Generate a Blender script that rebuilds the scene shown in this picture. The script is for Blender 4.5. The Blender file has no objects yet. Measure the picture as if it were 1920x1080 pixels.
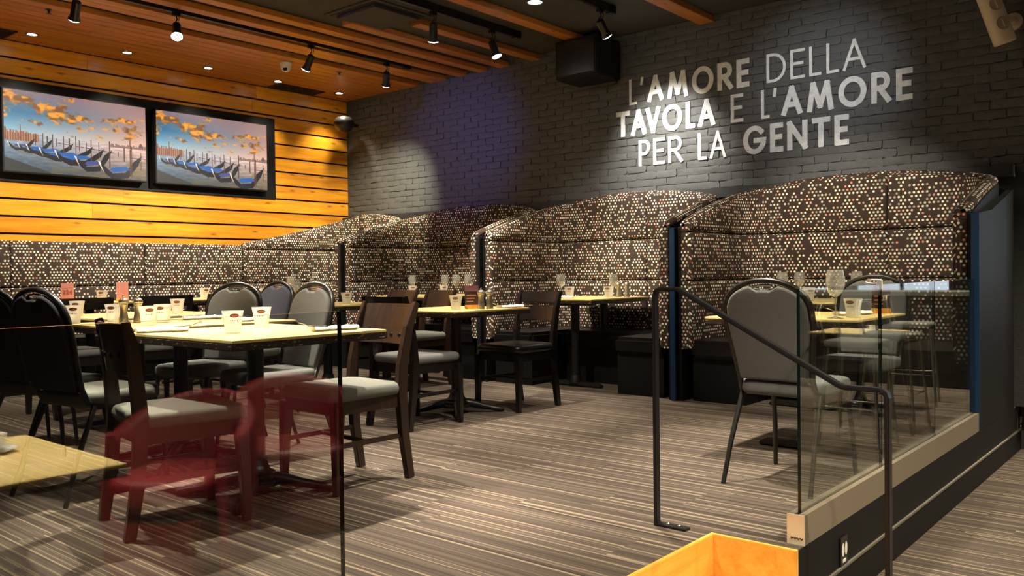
import bpy, bmesh, math, random
import numpy as np
from mathutils import Vector, Matrix
random.seed(7)
S = bpy.context.scene
COL = S.collection
R = math.radians
# ------------------------------------------------------------------ camera
YAW, PITCH, ROLL = R(40.144), R(-0.98), R(-0.713)
fw = Vector((-math.sin(YAW)*math.cos(PITCH), math.cos(YAW)*math.cos(PITCH), math.sin(PITCH)))
rt = Vector((math.cos(YAW), math.sin(YAW), 0)); up = rt.cross(fw)
r2 = math.cos(ROLL)*rt + math.sin(ROLL)*up
u2 = -math.sin(ROLL)*rt + math.cos(ROLL)*up
cam = bpy.data.objects.new('camera', bpy.data.cameras.new('camera')); COL.objects.link(cam)
cam.data.sensor_width = 36; cam.data.lens = 30.0; cam.data.clip_start = 0.02
M4 = Matrix((r2, u2, -fw)).transposed().to_4x4(); M4.translation = Vector((0, 0, 1.0)); cam.matrix_world = M4
S.camera = cam
# ------------------------------------------------------------------ world + exposure
W = bpy.data.worlds.new('world'); S.world = W; W.use_nodes = True
W.node_tree.nodes['Background'].inputs[0].default_value = (.055, .055, .06, 1)
W.node_tree.nodes['Background'].inputs[1].default_value = 1.0
S.view_settings.view_transform = 'Standard'; S.view_settings.look = 'None'
S.view_settings.exposure = 0.33; S.view_settings.gamma = 1.0; S.view_settings.use_curve_mapping = False
# light strengths (W) of the track and ceiling lamps
P_TABLE, P_WALLWASH, P_TEXT, P_BLUE, P_DOWN, P_BACK = 400, 60, 270, 420, 40, 520

# ================================================================== helpers
def lin(r, g, b):
    f = lambda c: ((c/255+.055)/1.055)**2.4 if c > 10 else c/255/12.92
    return (f(r), f(g), f(b), 1)
class NT:
    def __init__(s, name, rough=.6, col=(.5, .5, .5, 1), metal=0, spec=.5):
        s.m = bpy.data.materials.new(name); s.m.use_nodes = True; s.t = s.m.node_tree
        s.b = s.t.nodes['Principled BSDF']; s.o = s.t.nodes['Material Output']
        s.b.inputs['Base Color'].default_value = col; s.b.inputs['Roughness'].default_value = rough
        s.b.inputs['Metallic'].default_value = metal; s.b.inputs['Specular IOR Level'].default_value = spec
    def n(s, ty, **k):
        nd = s.t.nodes.new(ty)
        for a, v in k.items(): setattr(nd, a, v)
        return nd
    def l(s, a, b): s.t.links.new(a, b)
    def val(s, sock, v):
        if isinstance(v, (int, float, tuple, list)): sock.default_value = v
        else: s.l(v, sock)
    def math(s, op, a, b=0.0, c=0.0):
        nd = s.n('ShaderNodeMath', operation=op)
        s.val(nd.inputs[0], a); s.val(nd.inputs[1], b); s.val(nd.inputs[2], c); return nd.outputs[0]
    def mix(s, f, a, b, bl='MIX'):
        nd = s.n('ShaderNodeMix', data_type='RGBA', blend_type=bl)
        s.val(nd.inputs[0], f); s.val(nd.inputs[6], a); s.val(nd.inputs[7], b); return nd.outputs[2]
    def ramp(s, f, stops, interp='LINEAR'):
        nd = s.n('ShaderNodeValToRGB'); cr = nd.color_ramp; cr.interpolation = interp
        while len(cr.elements) < len(stops): cr.elements.new(.5)
        for e, (p, c) in zip(cr.elements, stops): e.position = p; e.color = c
        s.val(nd.inputs[0], f); return nd.outputs[0]
    def noise(s, vec, scale, detail=3, rough=.5, dim='3D', dist=0):
        nd = s.n('ShaderNodeTexNoise', noise_dimensions=dim); s.val(nd.inputs['Vector'], vec)
        nd.inputs['Scale'].default_value = scale; nd.inputs['Detail'].default_value = detail
        nd.inputs['Roughness'].default_value = rough; nd.inputs['Distortion'].default_value = dist
        return nd.outputs['Fac']
    def coords(s, which='Object'):
        return s.n('ShaderNodeTexCoord').outputs[which]
    def mapping(s, vec, loc=(0, 0, 0), sc=(1, 1, 1)):
        nd = s.n('ShaderNodeMapping'); s.l(vec, nd.inputs[0]); s.val(nd.inputs[1], loc); nd.inputs[3].default_value = sc
        return nd.outputs[0]
    def bump(s, h, st=.3, dist=.01):
        nd = s.n('ShaderNodeBump'); nd.inputs['Strength'].default_value = st; nd.inputs['Distance'].default_value = dist
        s.l(h, nd.inputs['Height']); s.l(nd.outputs[0], s.b.inputs['Normal'])
    def col(s, c): s.l(c, s.b.inputs['Base Color'])

def plain(name, c, rough=.5, metal=0, spec=.5, var=.12, sc=18):
    t = NT(name, rough, c, metal, spec)
    f = t.noise(t.coords(), sc, 4)
    t.col(t.mix(f, tuple(x*(1-var) for x in c[:3])+(1,), tuple(min(1, x*(1+var)) for x in c[:3])+(1,)))
    return t.m
def emit(name, c, st):
    t = NT(name); e = t.n('ShaderNodeEmission'); e.inputs[0].default_value = c; e.inputs[1].default_value = st
    t.l(e.outputs[0], t.o.inputs[0]); return t.m
def wood(name, stops, axis='Y', rough=.38, scale=1.0, knots=True, sheen=.5):
    t = NT(name, rough, spec=sheen); co = t.coords()
    rnd = t.n('ShaderNodeObjectInfo').outputs['Random']
    cx = t.n('ShaderNodeCombineXYZ'); t.l(t.math('MULTIPLY', rnd, 37.0), cx.inputs[0]); t.l(t.math('MULTIPLY', rnd, 91.0), cx.inputs[1]); t.l(t.math('MULTIPLY', rnd, 53.0), cx.inputs[2])
    sc = {'X': (.6, 9, 9), 'Y': (9, .6, 9), 'Z': (9, 9, .6)}[axis]
    v = t.mapping(co, cx.outputs[0], tuple(x*scale for x in sc))
    g = t.noise(v, 1.6, 6, .6, dist=.6)
    g2 = t.noise(v, 7.0, 3, .5)
    f = t.math('ADD', t.math('MULTIPLY', g, .8), t.math('MULTIPLY', g2, .2))
    f = t.math('ADD', f, t.math('MULTIPLY', t.math('SUBTRACT', rnd, .5), .16))
    c = t.ramp(f, stops)
    if knots:
        sp = t.n('ShaderNodeSeparateXYZ'); t.l(co, sp.inputs[0]); al = {'X': 0, 'Y': 1, 'Z': 2}[axis]; ac = [k for k in (0, 1, 2) if k != al]
        cb = t.n('ShaderNodeCombineXYZ'); t.l(t.math('ADD', t.math('MULTIPLY', sp.outputs[al], 1.5), t.math('MULTIPLY', rnd, 57.0)), cb.inputs[0])
        t.l(t.math('ADD', t.math('MULTIPLY', t.math('ADD', sp.outputs[ac[0]], sp.outputs[ac[1]]), 5.0), t.math('MULTIPLY', rnd, 31.0)), cb.inputs[1])
        vo = t.n('ShaderNodeTexVoronoi', voronoi_dimensions='2D'); t.l(cb.outputs[0], vo.inputs['Vector']); vo.inputs['Scale'].default_value = 1.0
        kk = t.math('MULTIPLY', t.math('MULTIPLY', t.math('SUBTRACT', .085, vo.outputs['Distance']), 14.0), .75)
        kk = t.math('MAXIMUM', kk, 0.0)
        c = t.mix(kk, c, lin(96, 48, 12))
    t.col(c); t.bump(g2, .08, .003)
    return t.m
def glassmat(name, tint=(.97, .99, .98, 1), ior=1.5, haze=0.0, gain=1.0, rough=0.0):
    t = NT(name); lw = t.n('ShaderNodeLayerWeight'); lw.inputs[0].default_value = .5; f0 = ((ior-1)/(ior+1))**2
    fr = t.math('ADD', f0, t.math('MULTIPLY', 1-f0, t.math('POWER', lw.outputs['Facing'], 5.0)))
    tr = t.n('ShaderNodeBsdfTransparent'); tr.inputs[0].default_value = tint
    gl = t.n('ShaderNodeBsdfGlossy'); gl.inputs['Roughness'].default_value = rough
    mx = t.n('ShaderNodeMixShader'); t.val(mx.inputs[0], t.math('MINIMUM', t.math('MULTIPLY', fr, gain), 1.0)); t.l(tr.outputs[0], mx.inputs[1]); t.l(gl.outputs[0], mx.inputs[2])
    out = mx.outputs[0]
    if haze:  # pale diffuse mix stands in for light caught in the glass
        d = t.n('ShaderNodeBsdfTranslucent'); d.inputs[0].default_value = (.95, .93, .86, 1)
        d2 = t.n('ShaderNodeBsdfDiffuse'); d2.inputs[0].default_value = (.95, .93, .86, 1)
        m1 = t.n('ShaderNodeMixShader'); m1.inputs[0].default_value = .5; t.l(d.outputs[0], m1.inputs[1]); t.l(d2.outputs[0], m1.inputs[2])
        m2 = t.n('ShaderNodeMixShader'); m2.inputs[0].default_value = haze; t.l(out, m2.inputs[1]); t.l(m1.outputs[0], m2.inputs[2]); out = m2.outputs[0]
    t.l(out, t.o.inputs[0]); return t.m

# ------------------------------------------------------------------ materials
def mat_carpet():
    t = NT('carpet', .95, spec=.1); co = t.coords()
    sp = t.n('ShaderNodeSeparateXYZ'); t.l(co, sp.inputs[0]); x, y = sp.outputs[0], sp.outputs[1]
    row = t.math('FLOOR', t.math('DIVIDE', y, .25))
    wn = t.n('ShaderNodeTexWhiteNoise', noise_dimensions='1D'); t.l(row, wn.inputs['W'])
    tx = t.math('FLOOR', t.math('ADD', t.math('DIVIDE', x, 1.0), wn.outputs['Value']))
    cb = t.n('ShaderNodeCombineXYZ'); t.l(tx, cb.inputs[0]); t.l(row, cb.inputs[1])
    w2 = t.n('ShaderNodeTexWhiteNoise', noise_dimensions='2D'); t.l(cb.outputs[0], w2.inputs['Vector'])
    yy = t.math('ADD', y, t.math('MULTIPLY', w2.outputs['Value'], 40.0))
    def n1(sc, det=2):
        nd = t.n('ShaderNodeTexNoise', noise_dimensions='1D'); t.l(yy, nd.inputs['W']); nd.inputs['Scale'].default_value = sc; nd.inputs['Detail'].default_value = det
        return nd.outputs['Fac']
    broad = n1(22, 3); fine = n1(70, 2); ln = n1(48, 1)
    base = t.ramp(broad, [(.25, lin(44, 37, 33)), (.5, lin(74, 64, 57)), (.75, lin(104, 92, 82))])
    base = t.mix(.4, base, t.ramp(fine, [(.3, lin(42, 36, 32)), (.7, lin(108, 96, 84))]))
    pile = t.noise(t.mapping(co, (0, 0, 0), (1, 2.5, 1)), 260, 2)
    line = t.ramp(ln, [(.62, (0, 0, 0, 1)), (.655, (1, 1, 1, 1))])
    base = t.mix(t.math('MULTIPLY', line, t.math('MULTIPLY', pile, .95)), base, lin(176, 158, 132))
    base = t.mix(t.math('MULTIPLY', t.math('SUBTRACT', pile, .4), 1.1), base, lin(60, 50, 40), 'MIX')
    t.col(base); t.bump(pile, .6, .004); return t.m
def mat_dots():
    t = NT('dotted_fabric', .8, spec=.2)
    sp = t.n('ShaderNodeSeparateXYZ'); t.l(t.coords('UV'), sp.inputs[0])
    PU, PV, RAD = .0305, .0265, .0090
    v = t.math('DIVIDE', sp.outputs[1], PV); row = t.math('FLOOR', v)
    u = t.math('ADD', t.math('DIVIDE', sp.outputs[0], PU), t.math('MULTIPLY', t.math('MODULO', row, 2.0), .5)); ce = t.math('FLOOR', u)
    fx = t.math('MULTIPLY', t.math('SUBTRACT', t.math('FRACT', u), .5), PU)
    fy = t.math('MULTIPLY', t.math('SUBTRACT', t.math('FRACT', v), .5), PV)
    d = t.math('SQRT', t.math('ADD', t.math('MULTIPLY', fx, fx), t.math('MULTIPLY', fy, fy)))
    cb = t.n('ShaderNodeCombineXYZ'); t.l(ce, cb.inputs[0]); t.l(row, cb.inputs[1])
    w = t.n('ShaderNodeTexWhiteNoise', noise_dimensions='3D'); t.l(cb.outputs[0], w.inputs['Vector'])
    spc = t.n('ShaderNodeSeparateColor'); t.l(w.outputs['Color'], spc.inputs[0])
    dot = t.math('MULTIPLY', t.math('SMOOTH_MIN', t.math('MAXIMUM', t.math('MULTIPLY', t.math('SUBTRACT', RAD, d), 700.0), 0.0), 1.0, .2), t.math('GREATER_THAN', spc.outputs[0], .31))
    dc = t.ramp(spc.outputs[1], [(0, lin(236, 226, 200)), (.42, lin(226, 214, 186)), (.43, lin(214, 178, 150)), (.62, lin(206, 160, 140)), (.63, lin(190, 196, 178)), (.76, lin(178, 190, 186)), (.77, lin(206, 136, 118)), (.83, lin(190, 112, 98)), (.84, lin(160, 150, 132)), (1, lin(140, 130, 116))], 'CONSTANT')
    nz = t.noise(t.coords(), 350, 2)
    bg = t.mix(nz, lin(44, 34, 27), lin(66, 52, 42))
    t.col(t.mix(dot, bg, dc)); t.bump(nz, .15, .001); return t.m
def mat_brick():
    t = NT('painted_brick', .55, spec=.35); co = t.coords()
    rnd = t.n('ShaderNodeObjectInfo').outputs['Random']
    geo = t.n('ShaderNodeNewGeometry').outputs['Position']
    f = t.noise(geo, 9, 5, .6); g = t.noise(geo, 90, 4, .6)
    c = t.mix(f, lin(62, 63, 64), lin(86, 86, 84))
    c = t.mix(t.math('MULTIPLY', rnd, .35), c, lin(76, 75, 72))
    t.col(c); t.bump(t.math('ADD', t.math('MULTIPLY', f, 1.2), t.math('MULTIPLY', g, .5)), .55, .012); return t.m
def mat_letter():
    t = NT('white_wall_paint', .6, spec=.3); geo = t.n('ShaderNodeNewGeometry').outputs['Position']
    f = t.noise(geo, 26, 5, .65)
    c = t.mix(t.math('MULTIPLY', t.math('SUBTRACT', f, .3), 1.2), lin(226, 226, 224), lin(150, 150, 150))
    t.col(c); t.bump(f, .5, .01); return t.m
M = {}
M['carpet'] = mat_carpet(); M['dots'] = mat_dots(); M['brick'] = mat_brick(); M['letter'] = mat_letter()
PINE = [(.25, lin(158, 92, 18)), (.45, lin(204, 132, 28)), (.6, lin(220, 152, 36)), (.8, lin(230, 170, 52))]
M['pine'] = wood('pine_board', PINE, 'Y', .33)
M['pine_ceiling'] = wood('pine_ceiling', [(.25, lin(128, 74, 24)), (.5, lin(168, 104, 40)), (.8, lin(190, 128, 58))], 'Y', .4)
M['pine_stair'] = wood('pine_stair', [(.25, lin(190, 120, 34)), (.5, lin(222, 158, 62)), (.8, lin(236, 184, 92))], 'Y', .35)
M['maple'] = wood('maple_top', [(.2, lin(216, 184, 112)), (.5, lin(228, 200, 130)), (.8, lin(236, 212, 146))], 'Y', .28, 1.2, False)
def mat_edge():
    t = NT('worn_dark_edge', .45); co = t.coords(); f = t.noise(co, 30, 4); g = t.noise(t.mapping(co, (0, 0, 0), (1, 1, 3)), 42, 3)
    t.col(t.mix(t.ramp(g, [(.62, (0, 0, 0, 1)), (.66, (1, 1, 1, 1))]), t.mix(f, lin(22, 15, 11), lin(50, 36, 26)), lin(150, 126, 92))); return t.m
M['dark_edge'] = mat_edge()
M['brown_wood'] = wood('brown_chair_wood', [(.25, lin(26, 17, 12)), (.5, lin(38, 25, 17)), (.8, lin(54, 36, 25))], 'Z', .28, 1.5, False)
M['black_wood'] = plain('black_chair_wood', lin(22, 18, 16), .25)
M['grey_fabric'] = plain('grey_fabric', lin(98, 97, 94), .9, spec=.2, var=.25, sc=220)
M['charcoal_fabric'] = plain('charcoal_fabric', lin(60, 60, 66), .9, spec=.2, var=.25, sc=220)
M['seat_fabric'] = plain('seat_fabric', lin(98, 98, 89), .9, spec=.2, var=.16, sc=200)
M['black_vinyl'] = plain('black_vinyl', lin(15, 14, 13), .3, spec=.5)
M['black_metal'] = plain('black_metal', lin(24, 23, 23), .35, .2)
M['gunmetal'] = plain('gunmetal', lin(64, 62, 58), .32, .8)
M['chrome'] = plain('chrome', lin(206, 200, 188), .18, 1, var=.05)
M['steel'] = plain('brushed_steel', lin(176, 168, 150), .34, .9, var=.08)
M['rail_black'] = plain('rail_black', lin(30, 29, 30), .38, .3)
M['shoe'] = plain('bronze_shoe', lin(122, 110, 92), .4, .25, var=.05)
M['shoe_end'] = plain('shoe_end_cap', lin(214, 202, 176), .35, .15, var=.1)
M['black_panel'] = plain('black_panel', lin(10, 10, 9), .55, spec=.25, var=.1, sc=3)
M['black_ceiling'] = plain('black_ceiling', lin(46, 42, 38), .8, var=.12)
M['black_wall'] = plain('black_wall', lin(34, 34, 35), .6)
M['blue_lit_trim'] = plain('blue_lit_edge', lin(14, 48, 82), .4)  # blue light on the panel edges put into the colour
M['black_trim'] = plain('black_edge_trim', lin(20, 20, 22), .4)
M['white_plastic'] = plain('white_plastic', lin(210, 204, 192), .5, var=.04)
M['cream_plastic'] = plain('cream_plastic', lin(196, 182, 160), .55, var=.06)
M['black_plastic'] = plain('black_plastic', lin(8, 8, 9), .6, spec=.25)
M['napkin'] = plain('white_napkin', lin(238, 234, 222), .9, var=.05)
M['china'] = plain('white_china', lin(232, 230, 222), .15, var=.03)
M['red_vinyl'] = plain('dark_red_vinyl', lin(104, 20, 24), .5)
M['glass_pane'] = glassmat('clear_glass', (.93, .96, .94, 1), 1.5, 0, 1.5)
M['screen_glass'] = glassmat('boosted_screen_glass', (.95, .96, .94, 1), 1.5, 0, 2.4)  # reflection gain raised so the lower table and chairs show in it
M['glass_edge'] = plain('glass_edge', lin(14, 24, 22), .15, .1)
M['wine_glass'] = glassmat('wine_glass', (.90, .90, .88, 1), 1.5, .12, 2.6, .02)
M['tumbler'] = glassmat('tumbler_glass', (.93, .92, .88, 1), 1.45, .30, 1.5, .02)
M['print_dark'] = plain('dark_print', lin(66, 44, 34), .6)
M['print_red'] = plain('red_print', lin(150, 60, 40), .6)
M['card_purple'] = plain('purple_card', lin(112, 70, 82), .5)
M['card_dark'] = plain('dark_card', lin(44, 28, 26), .5)
M['card_red'] = plain('red_card', lin(196, 128, 116), .5)
M['lamp_glow'] = emit('lamp_lens', (1, .93, .78, 1), 38)
M['down_glow'] = emit('downlight_lens', (1, .95, .82, 1), 18)
M['plaster'] = plain('dark_plaster', lin(58, 54, 52), .8)
M['window_glow'] = emit('daylight_window', (.75, .87, 1, 1), 1.2)

# ------------------------------------------------------------------ mesh builder
class MB:
    def __init__(s): s.v = []; s.f = []; s.uv = []; s.mi = []; s.has_uv = False
    def add(s, vs, fs, mi=0, uvs=None):
        b = len(s.v); s.v += [tuple(v) for v in vs]
        for i, f in enumerate(fs):
            s.f.append([b+k for k in f]); s.mi.append(mi)
            s.uv.append(uvs[i] if uvs else None)
        if uvs: s.has_uv = True
        return s
    def box(s, a, b, mi=0):
        x0, y0, z0 = a; x1, y1, z1 = b
        return s.add([(x0, y0, z0), (x1, y0, z0), (x1, y1, z0), (x0, y1, z0), (x0, y0, z1), (x1, y0, z1), (x1, y1, z1), (x0, y1, z1)],
              [(0, 3, 2, 1), (4, 5, 6, 7), (0, 1, 5, 4), (1, 2, 6, 5), (2, 3, 7, 6), (3, 0, 4, 7)], mi)
    def lathe(s, prof, seg=24, c=(0, 0, 0), mi=0, caps=True):
        vs = []; fs = []; n = len(prof)
        for r, z in prof:
            for k in range(seg):
                a = 2*math.pi*k/seg; vs.append((c[0]+r*math.cos(a), c[1]+r*math.sin(a), c[2]+z))
        for i in range(n-1):
            for k in range(seg):
                k2 = (k+1) % seg; fs.append((i*seg+k, i*seg+k2, (i+1)*seg+k2, (i+1)*seg+k))
        if caps:
            fs.append(tuple(range(seg-1, -1, -1))); fs.append(tuple((n-1)*seg+k for k in range(seg)))
        return s.add(vs, fs, mi)
    def tube(s, path, rad, seg=10, mi=0, closed=False, flat=1.0):
        P = [Vector(p) for p in path]; n = len(P); vs = []; fs = []
        rad = rad if isinstance(rad, (list, tuple)) else [rad]*n
        nx = None
        for i, p in enumerate(P):
            if closed: t = P[(i+1) % n]-P[i-1]
            else: t = P[min(i+1, n-1)]-P[max(i-1, 0)]
            t.normalize()
            if nx is None:
                nx = t.cross(Vector((0, 0, 1)));
                if nx.length < .01: nx = t.cross(Vector((1, 0, 0)))
            nx = (nx-t*nx.dot(t)).normalized(); ny = t.cross(nx)
            for k in range(seg):
                a = 2*math.pi*k/seg; vs.append(p+nx*math.cos(a)*rad[i]+ny*math.sin(a)*rad[i]*flat)
        for i in range(n if closed else n-1):
            j = (i+1) % n
            for k in range(seg):
                k2 = (k+1) % seg; fs.append((i*seg+k, i*seg+k2, j*seg+k2, j*seg+k))
        if not closed:
            fs.append(tuple(range(seg-1, -1, -1))); fs.append(tuple((n-1)*seg+k for k in range(seg)))
        return s.add(vs, fs, mi)
    def bar(s, path, wx, dz, mi=0, axis=Vector((1, 0, 0))):
        """rectangular bar; width wx along axis, depth dz across the path"""
        P = [Vector(p) for p in path]; n = len(P); vs = []; fs = []
        wx = wx if isinstance(wx, (list, tuple)) else [wx]*n; dz = dz if isinstance(dz, (list, tuple)) else [dz]*n
        for i, p in enumerate(P):
            t = (P[min(i+1, n-1)]-P[max(i-1, 0)]).normalized(); q = t.cross(axis).normalized()
            for a, b in ((-1, -1), (1, -1), (1, 1), (-1, 1)): vs.append(p+axis*(a*wx[i]/2)+q*(b*dz[i]/2))
        for i in range(n-1):
            for k in range(4):
                k2 = (k+1) % 4; fs.append((i*4+k, i*4+k2, (i+1)*4+k2, (i+1)*4+k))
        fs.append((3, 2, 1, 0)); fs.append(tuple((n-1)*4+k for k in range(4)))
        return s.add(vs, fs, mi)
    def pad(s, outline, z0, z1, rnd, steps=4, mi=0, fn=None):
        """pillow: convex outline (x,y) with rounded rims"""
        n = len(outline); cx = sum(p[0] for p in outline)/n; cy = sum(p[1] for p in outline)/n
        lay = []
        for k in range(steps+1):
            a = math.pi/2*k/steps; lay.append((rnd*(1-math.sin(a)), z0+rnd*(1-math.cos(a))))
        for k in range(steps, -1, -1):
            a = math.pi/2*k/steps; lay.append((rnd*(1-math.sin(a)), z1-rnd*(1-math.cos(a))))
        vs = []; fs = []
        for ins, z in lay:
            for x, y in outline:
                dx, dy = x-cx, y-cy; L = math.hypot(dx, dy); q = max(0, 1-ins/L)
                vs.append((cx+dx*q, cy+dy*q, z))
        m = len(lay)
        for i in range(m-1):
            for k in range(n):
                k2 = (k+1) % n; fs.append((i*n+k, i*n+k2, (i+1)*n+k2, (i+1)*n+k))
        fs.append(tuple(range(n-1, -1, -1))); fs.append(tuple((m-1)*n+k for k in range(n)))
        if fn: vs = [fn(v) for v in vs]
        return s.add(vs, fs, mi)
    def xf(s, mat):
        s.v = [tuple(mat @ Vector(v)) for v in s.v]; return s
    def mesh(s, name, mats, smooth=0, bevel=0):
        me = bpy.data.meshes.new(name); me.from_pydata(s.v, [], s.f)
        for m in (mats if isinstance(mats, (list, tuple)) else [mats]): me.materials.append(m)
        me.polygons.foreach_set('material_index', s.mi)
        if s.has_uv:
            ul = me.uv_layers.new(name='UVMap'); i = 0
            for p, u in zip(me.polygons, s.uv):
                for k in range(p.loop_total):
                    ul.data[p.loop_start+k].uv = u[k] if u else (0, 0)
        if bevel:
            bm = bmesh.new(); bm.from_mesh(me)
            bmesh.ops.bevel(bm, geom=[e for e in bm.edges if len(e.link_faces) == 2 and e.calc_face_angle(0) > .6], offset=bevel, segments=2, affect='EDGES', clamp_overlap=True)
            bm.to_mesh(me); bm.free()
        if smooth:
            me.polygons.foreach_set('use_smooth', [True]*len(me.polygons))
            me.set_sharp_from_angle(angle=R(smooth))
        me.validate(); me.update()
        return me
    def obj(s, name, mats, parent=None, smooth=0, bevel=0, loc=None, rot=None):
        o = bpy.data.objects.new(name, s.mesh(name, mats, smooth, bevel)); COL.objects.link(o)
        if parent: o.parent = parent
        if loc: o.location = loc
        if rot: o.rotation_euler = rot
        return o
def inst(name, me, parent=None, loc=(0, 0, 0), rot=None):
    o = bpy.data.objects.new(name, me); COL.objects.link(o); o.location = loc
    if rot: o.rotation_euler = rot
    if parent: o.parent = parent
    return o
def tag(o, label, cat, group=None, kind=None):
    o['label'] = label; o['category'] = cat
    if group: o['group'] = group
    if kind: o['kind'] = kind
    return o
def thing(name, label, cat, loc=(0, 0, 0), rz=0, group=None, kind=None):
    o = bpy.data.objects.new(name, None); COL.objects.link(o); o.empty_display_size = .1
    o.location = loc; o.rotation_euler = (0, 0, rz); return tag(o, label, cat, group, kind)
def dup(root, loc, rz, label):
    r = root.copy(); COL.objects.link(r); r.location = loc; r.rotation_euler = (0, 0, rz); r['label'] = label
    for ch in list(root.children):
        c = ch.copy(); COL.objects.link(c); c.parent = r
        for g in list(ch.children):
            d = g.copy(); COL.objects.link(d); d.parent = c
    return r
def st(o, label, cat): return tag(o, label, cat, None, 'structure')

# ================================================================== setting
XA, YB, ZC, ZL, XE = -8.62, 7.0, 3.21, -0.33, -1.178
# platform floor with the stair notch cut in its edge
NX, NY0, NY1 = -1.5, 1.1, 2.944
fl = MB()
fl.box((XA-.1, -3, -.30), (NX-.02, YB+.1, 0)); fl.box((NX-.02, NY1+.02, -.30), (XE-.004, YB+.1, 0)); fl.box((NX-.02, -3, -.30), (XE-.004, NY0, 0))
floor = st(fl.obj('floor', M['carpet']), 'brown striped carpet on the raised dining platform', 'floor')
lf = MB(); lf.box((XE-.4, -3, ZL-.1), (5.2, 13.2, ZL))
st(lf.obj('floor_lower', M['carpet']), 'striped carpet on the lower floor beside the platform', 'floor')
# platform face
pf = thing('wall_platform', 'black panelled face of the platform edge with thin rail', 'platform edge', (0, 0, 0), kind='structure')
b = MB(); b.box((XE-.02, NY1+.02, ZL), (XE, YB, -.002)); b.obj('panel', M['black_panel'], pf)
b = MB(); b.box((XE-.02, -3, ZL), (XE, NY0, -.002)); b.obj('panel', M['black_panel'], pf)
b = MB(); b.box((XE, NY1+.02, ZL), (XE+.004, 13, -.185)); b.obj('kick_panel', M['black_panel'], pf)
b = MB(); b.tube([(XE+.004, NY1+.02, -.179), (XE+.004, 13, -.179)], .008, 8); b.obj('rail_strip', M['steel'], pf, 40)
# stair notch in pine
sn = thing('trim_1', 'honey pine boards lining the stair notch in the platform', 'stair trim', kind='structure')
b = MB(); b.box((NX-.018, NY1, ZL), (XE, NY1+.018, .003)); b.obj('board', M['pine_stair'], sn, bevel=.002)
b = MB(); b.box((NX-.018, NY0, ZL), (NX, NY1, .003)); b.obj('board', M['pine_stair'], sn, bevel=.002)
b = MB(); b.box((NX, NY0, ZL), (XE+.02, NY1, ZL+.165)); b.obj('step', M['pine_stair'], sn, bevel=.003)

# ---------------- left wall: pine boards over black backing
wa = thing('wall_left', 'wall of wide honey pine boards with black gaps', 'wall', kind='structure')
b = MB(); b.box((XA-.12, -3, 0), (XA-.025, YB+.1, ZC+.05)); b.obj('backing', M['black_plastic'], wa)
nb = 12; pitch = .1625; zt = ZC-.006
row = 0; z = zt
while z > 1.15:
    h = pitch-.019
    y = -3.0; cuts = []
    cy = random.uniform(-2, 1)
    while cy < 6.2: cuts.append(cy); cy += random.uniform(1.8, 3.3)
    ys = [-3]+cuts+[YB]
    for a, c in zip(ys[:-1], ys[1:]):
        bb = MB(); bb.box((-.022, -(c-a)/2+.0006, -h/2), (random.uniform(-.0015, .0), (c-a)/2-.0006, h/2))
        o = bb.obj('board', M['pine'], wa, bevel=.0015, loc=(XA, (a+c)/2, z-h/2))
    z -= pitch
# ---------------- back wall: painted bricks
wb = thing('wall_back', 'charcoal painted brick wall above the booths', 'wall', kind='structure')
b = MB(); b.box((XA-.1, YB+.007, 0), (-1.06, YB+.15, ZC+.3)); b.obj('mortar_backing', M['brick'], wb)
CH, CL = .0677, .2135
def brickmesh(L, H, seed):
    rr = random.Random(seed); nx, nz = 4, 2; vs = []; fs = []
    for j in range(nz+1):
        for i in range(nx+1):
            x = -L/2+L*i/nx; zz = -H/2+H*j/nz
            e = (i in (0, nx)) or (j in (0, nz))
            vs.append((x+rr.uniform(-.007, .007), -(.004 if e else .0095)+rr.uniform(-.003, .003), zz+rr.uniform(-.0052, .0052)))
    n = len(vs)
    ring = [i for i in range(nx+1)]+[(j)*(nx+1)+nx for j in range(1, nz+1)]+[nz*(nx+1)+i for i in range(nx-1, -1, -1)]+[j*(nx+1) for j in range(nz-1, 0, -1)]
    for j in range(nz):
        for i in range(nx):
            a = j*(nx+1)+i; fs.append((a, a+1, a+nx+2, a+nx+1))
    for k in ring: vs.append((vs[k][0], .02, vs[k][2]))
    m = len(ring)
    for k in range(m): fs.append((ring[k], n+k, n+(k+1) % m, ring[(k+1) % m]))
    return vs, fs
variants = [brickmesh(CL-.006, CH-.005, 100+i) for i in range(14)]
bmesh_ = []
for v, f in variants:
    q = MB(); q.add(v, f); bmesh_.append(q.mesh('brick', M['brick'], 60))
spots = []
zz = 1.735; r_ = 0
while zz < ZC+.05:
    x = XA+.02+(CL/2 if r_ % 2 else 0)
    while x < -1.16:
        spots.append((x+CL/2+random.uniform(-.004, .004), zz+CH/2+random.uniform(-.0025, .0025), random.uniform(-.005, .003), random.randrange(14), random.uniform(-.012, .012)))
        x += CL
    zz += CH; r_ += 1
spots.sort(key=lambda s: (s[0]**2+49)**.5)
rest = MB()
for i, (x, zq, dy, k, ry) in enumerate(spots):
    if i < 300: inst('brick', bmesh_[k], wb, (x, YB+.002+dy, zq), (0, ry, 0))
    else:
        v, f = variants[k]; rest.add([(x+a, YB+.002+dy+c, zq+d) for a, c, d in v], f)
o = rest.obj('bricks', M['brick'], wb, 60); o['kind'] = 'stuff'
# painted ledge strip under the bricks
b = MB(); b.box((XA, YB-.1, 1.64), (-1.178, YB+.01, 1.728)); st(b.obj('trim_2', M['black_wall'], bevel=.004), 'dark ledge strip between the booth tops and the bricks', 'ledge')

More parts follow.
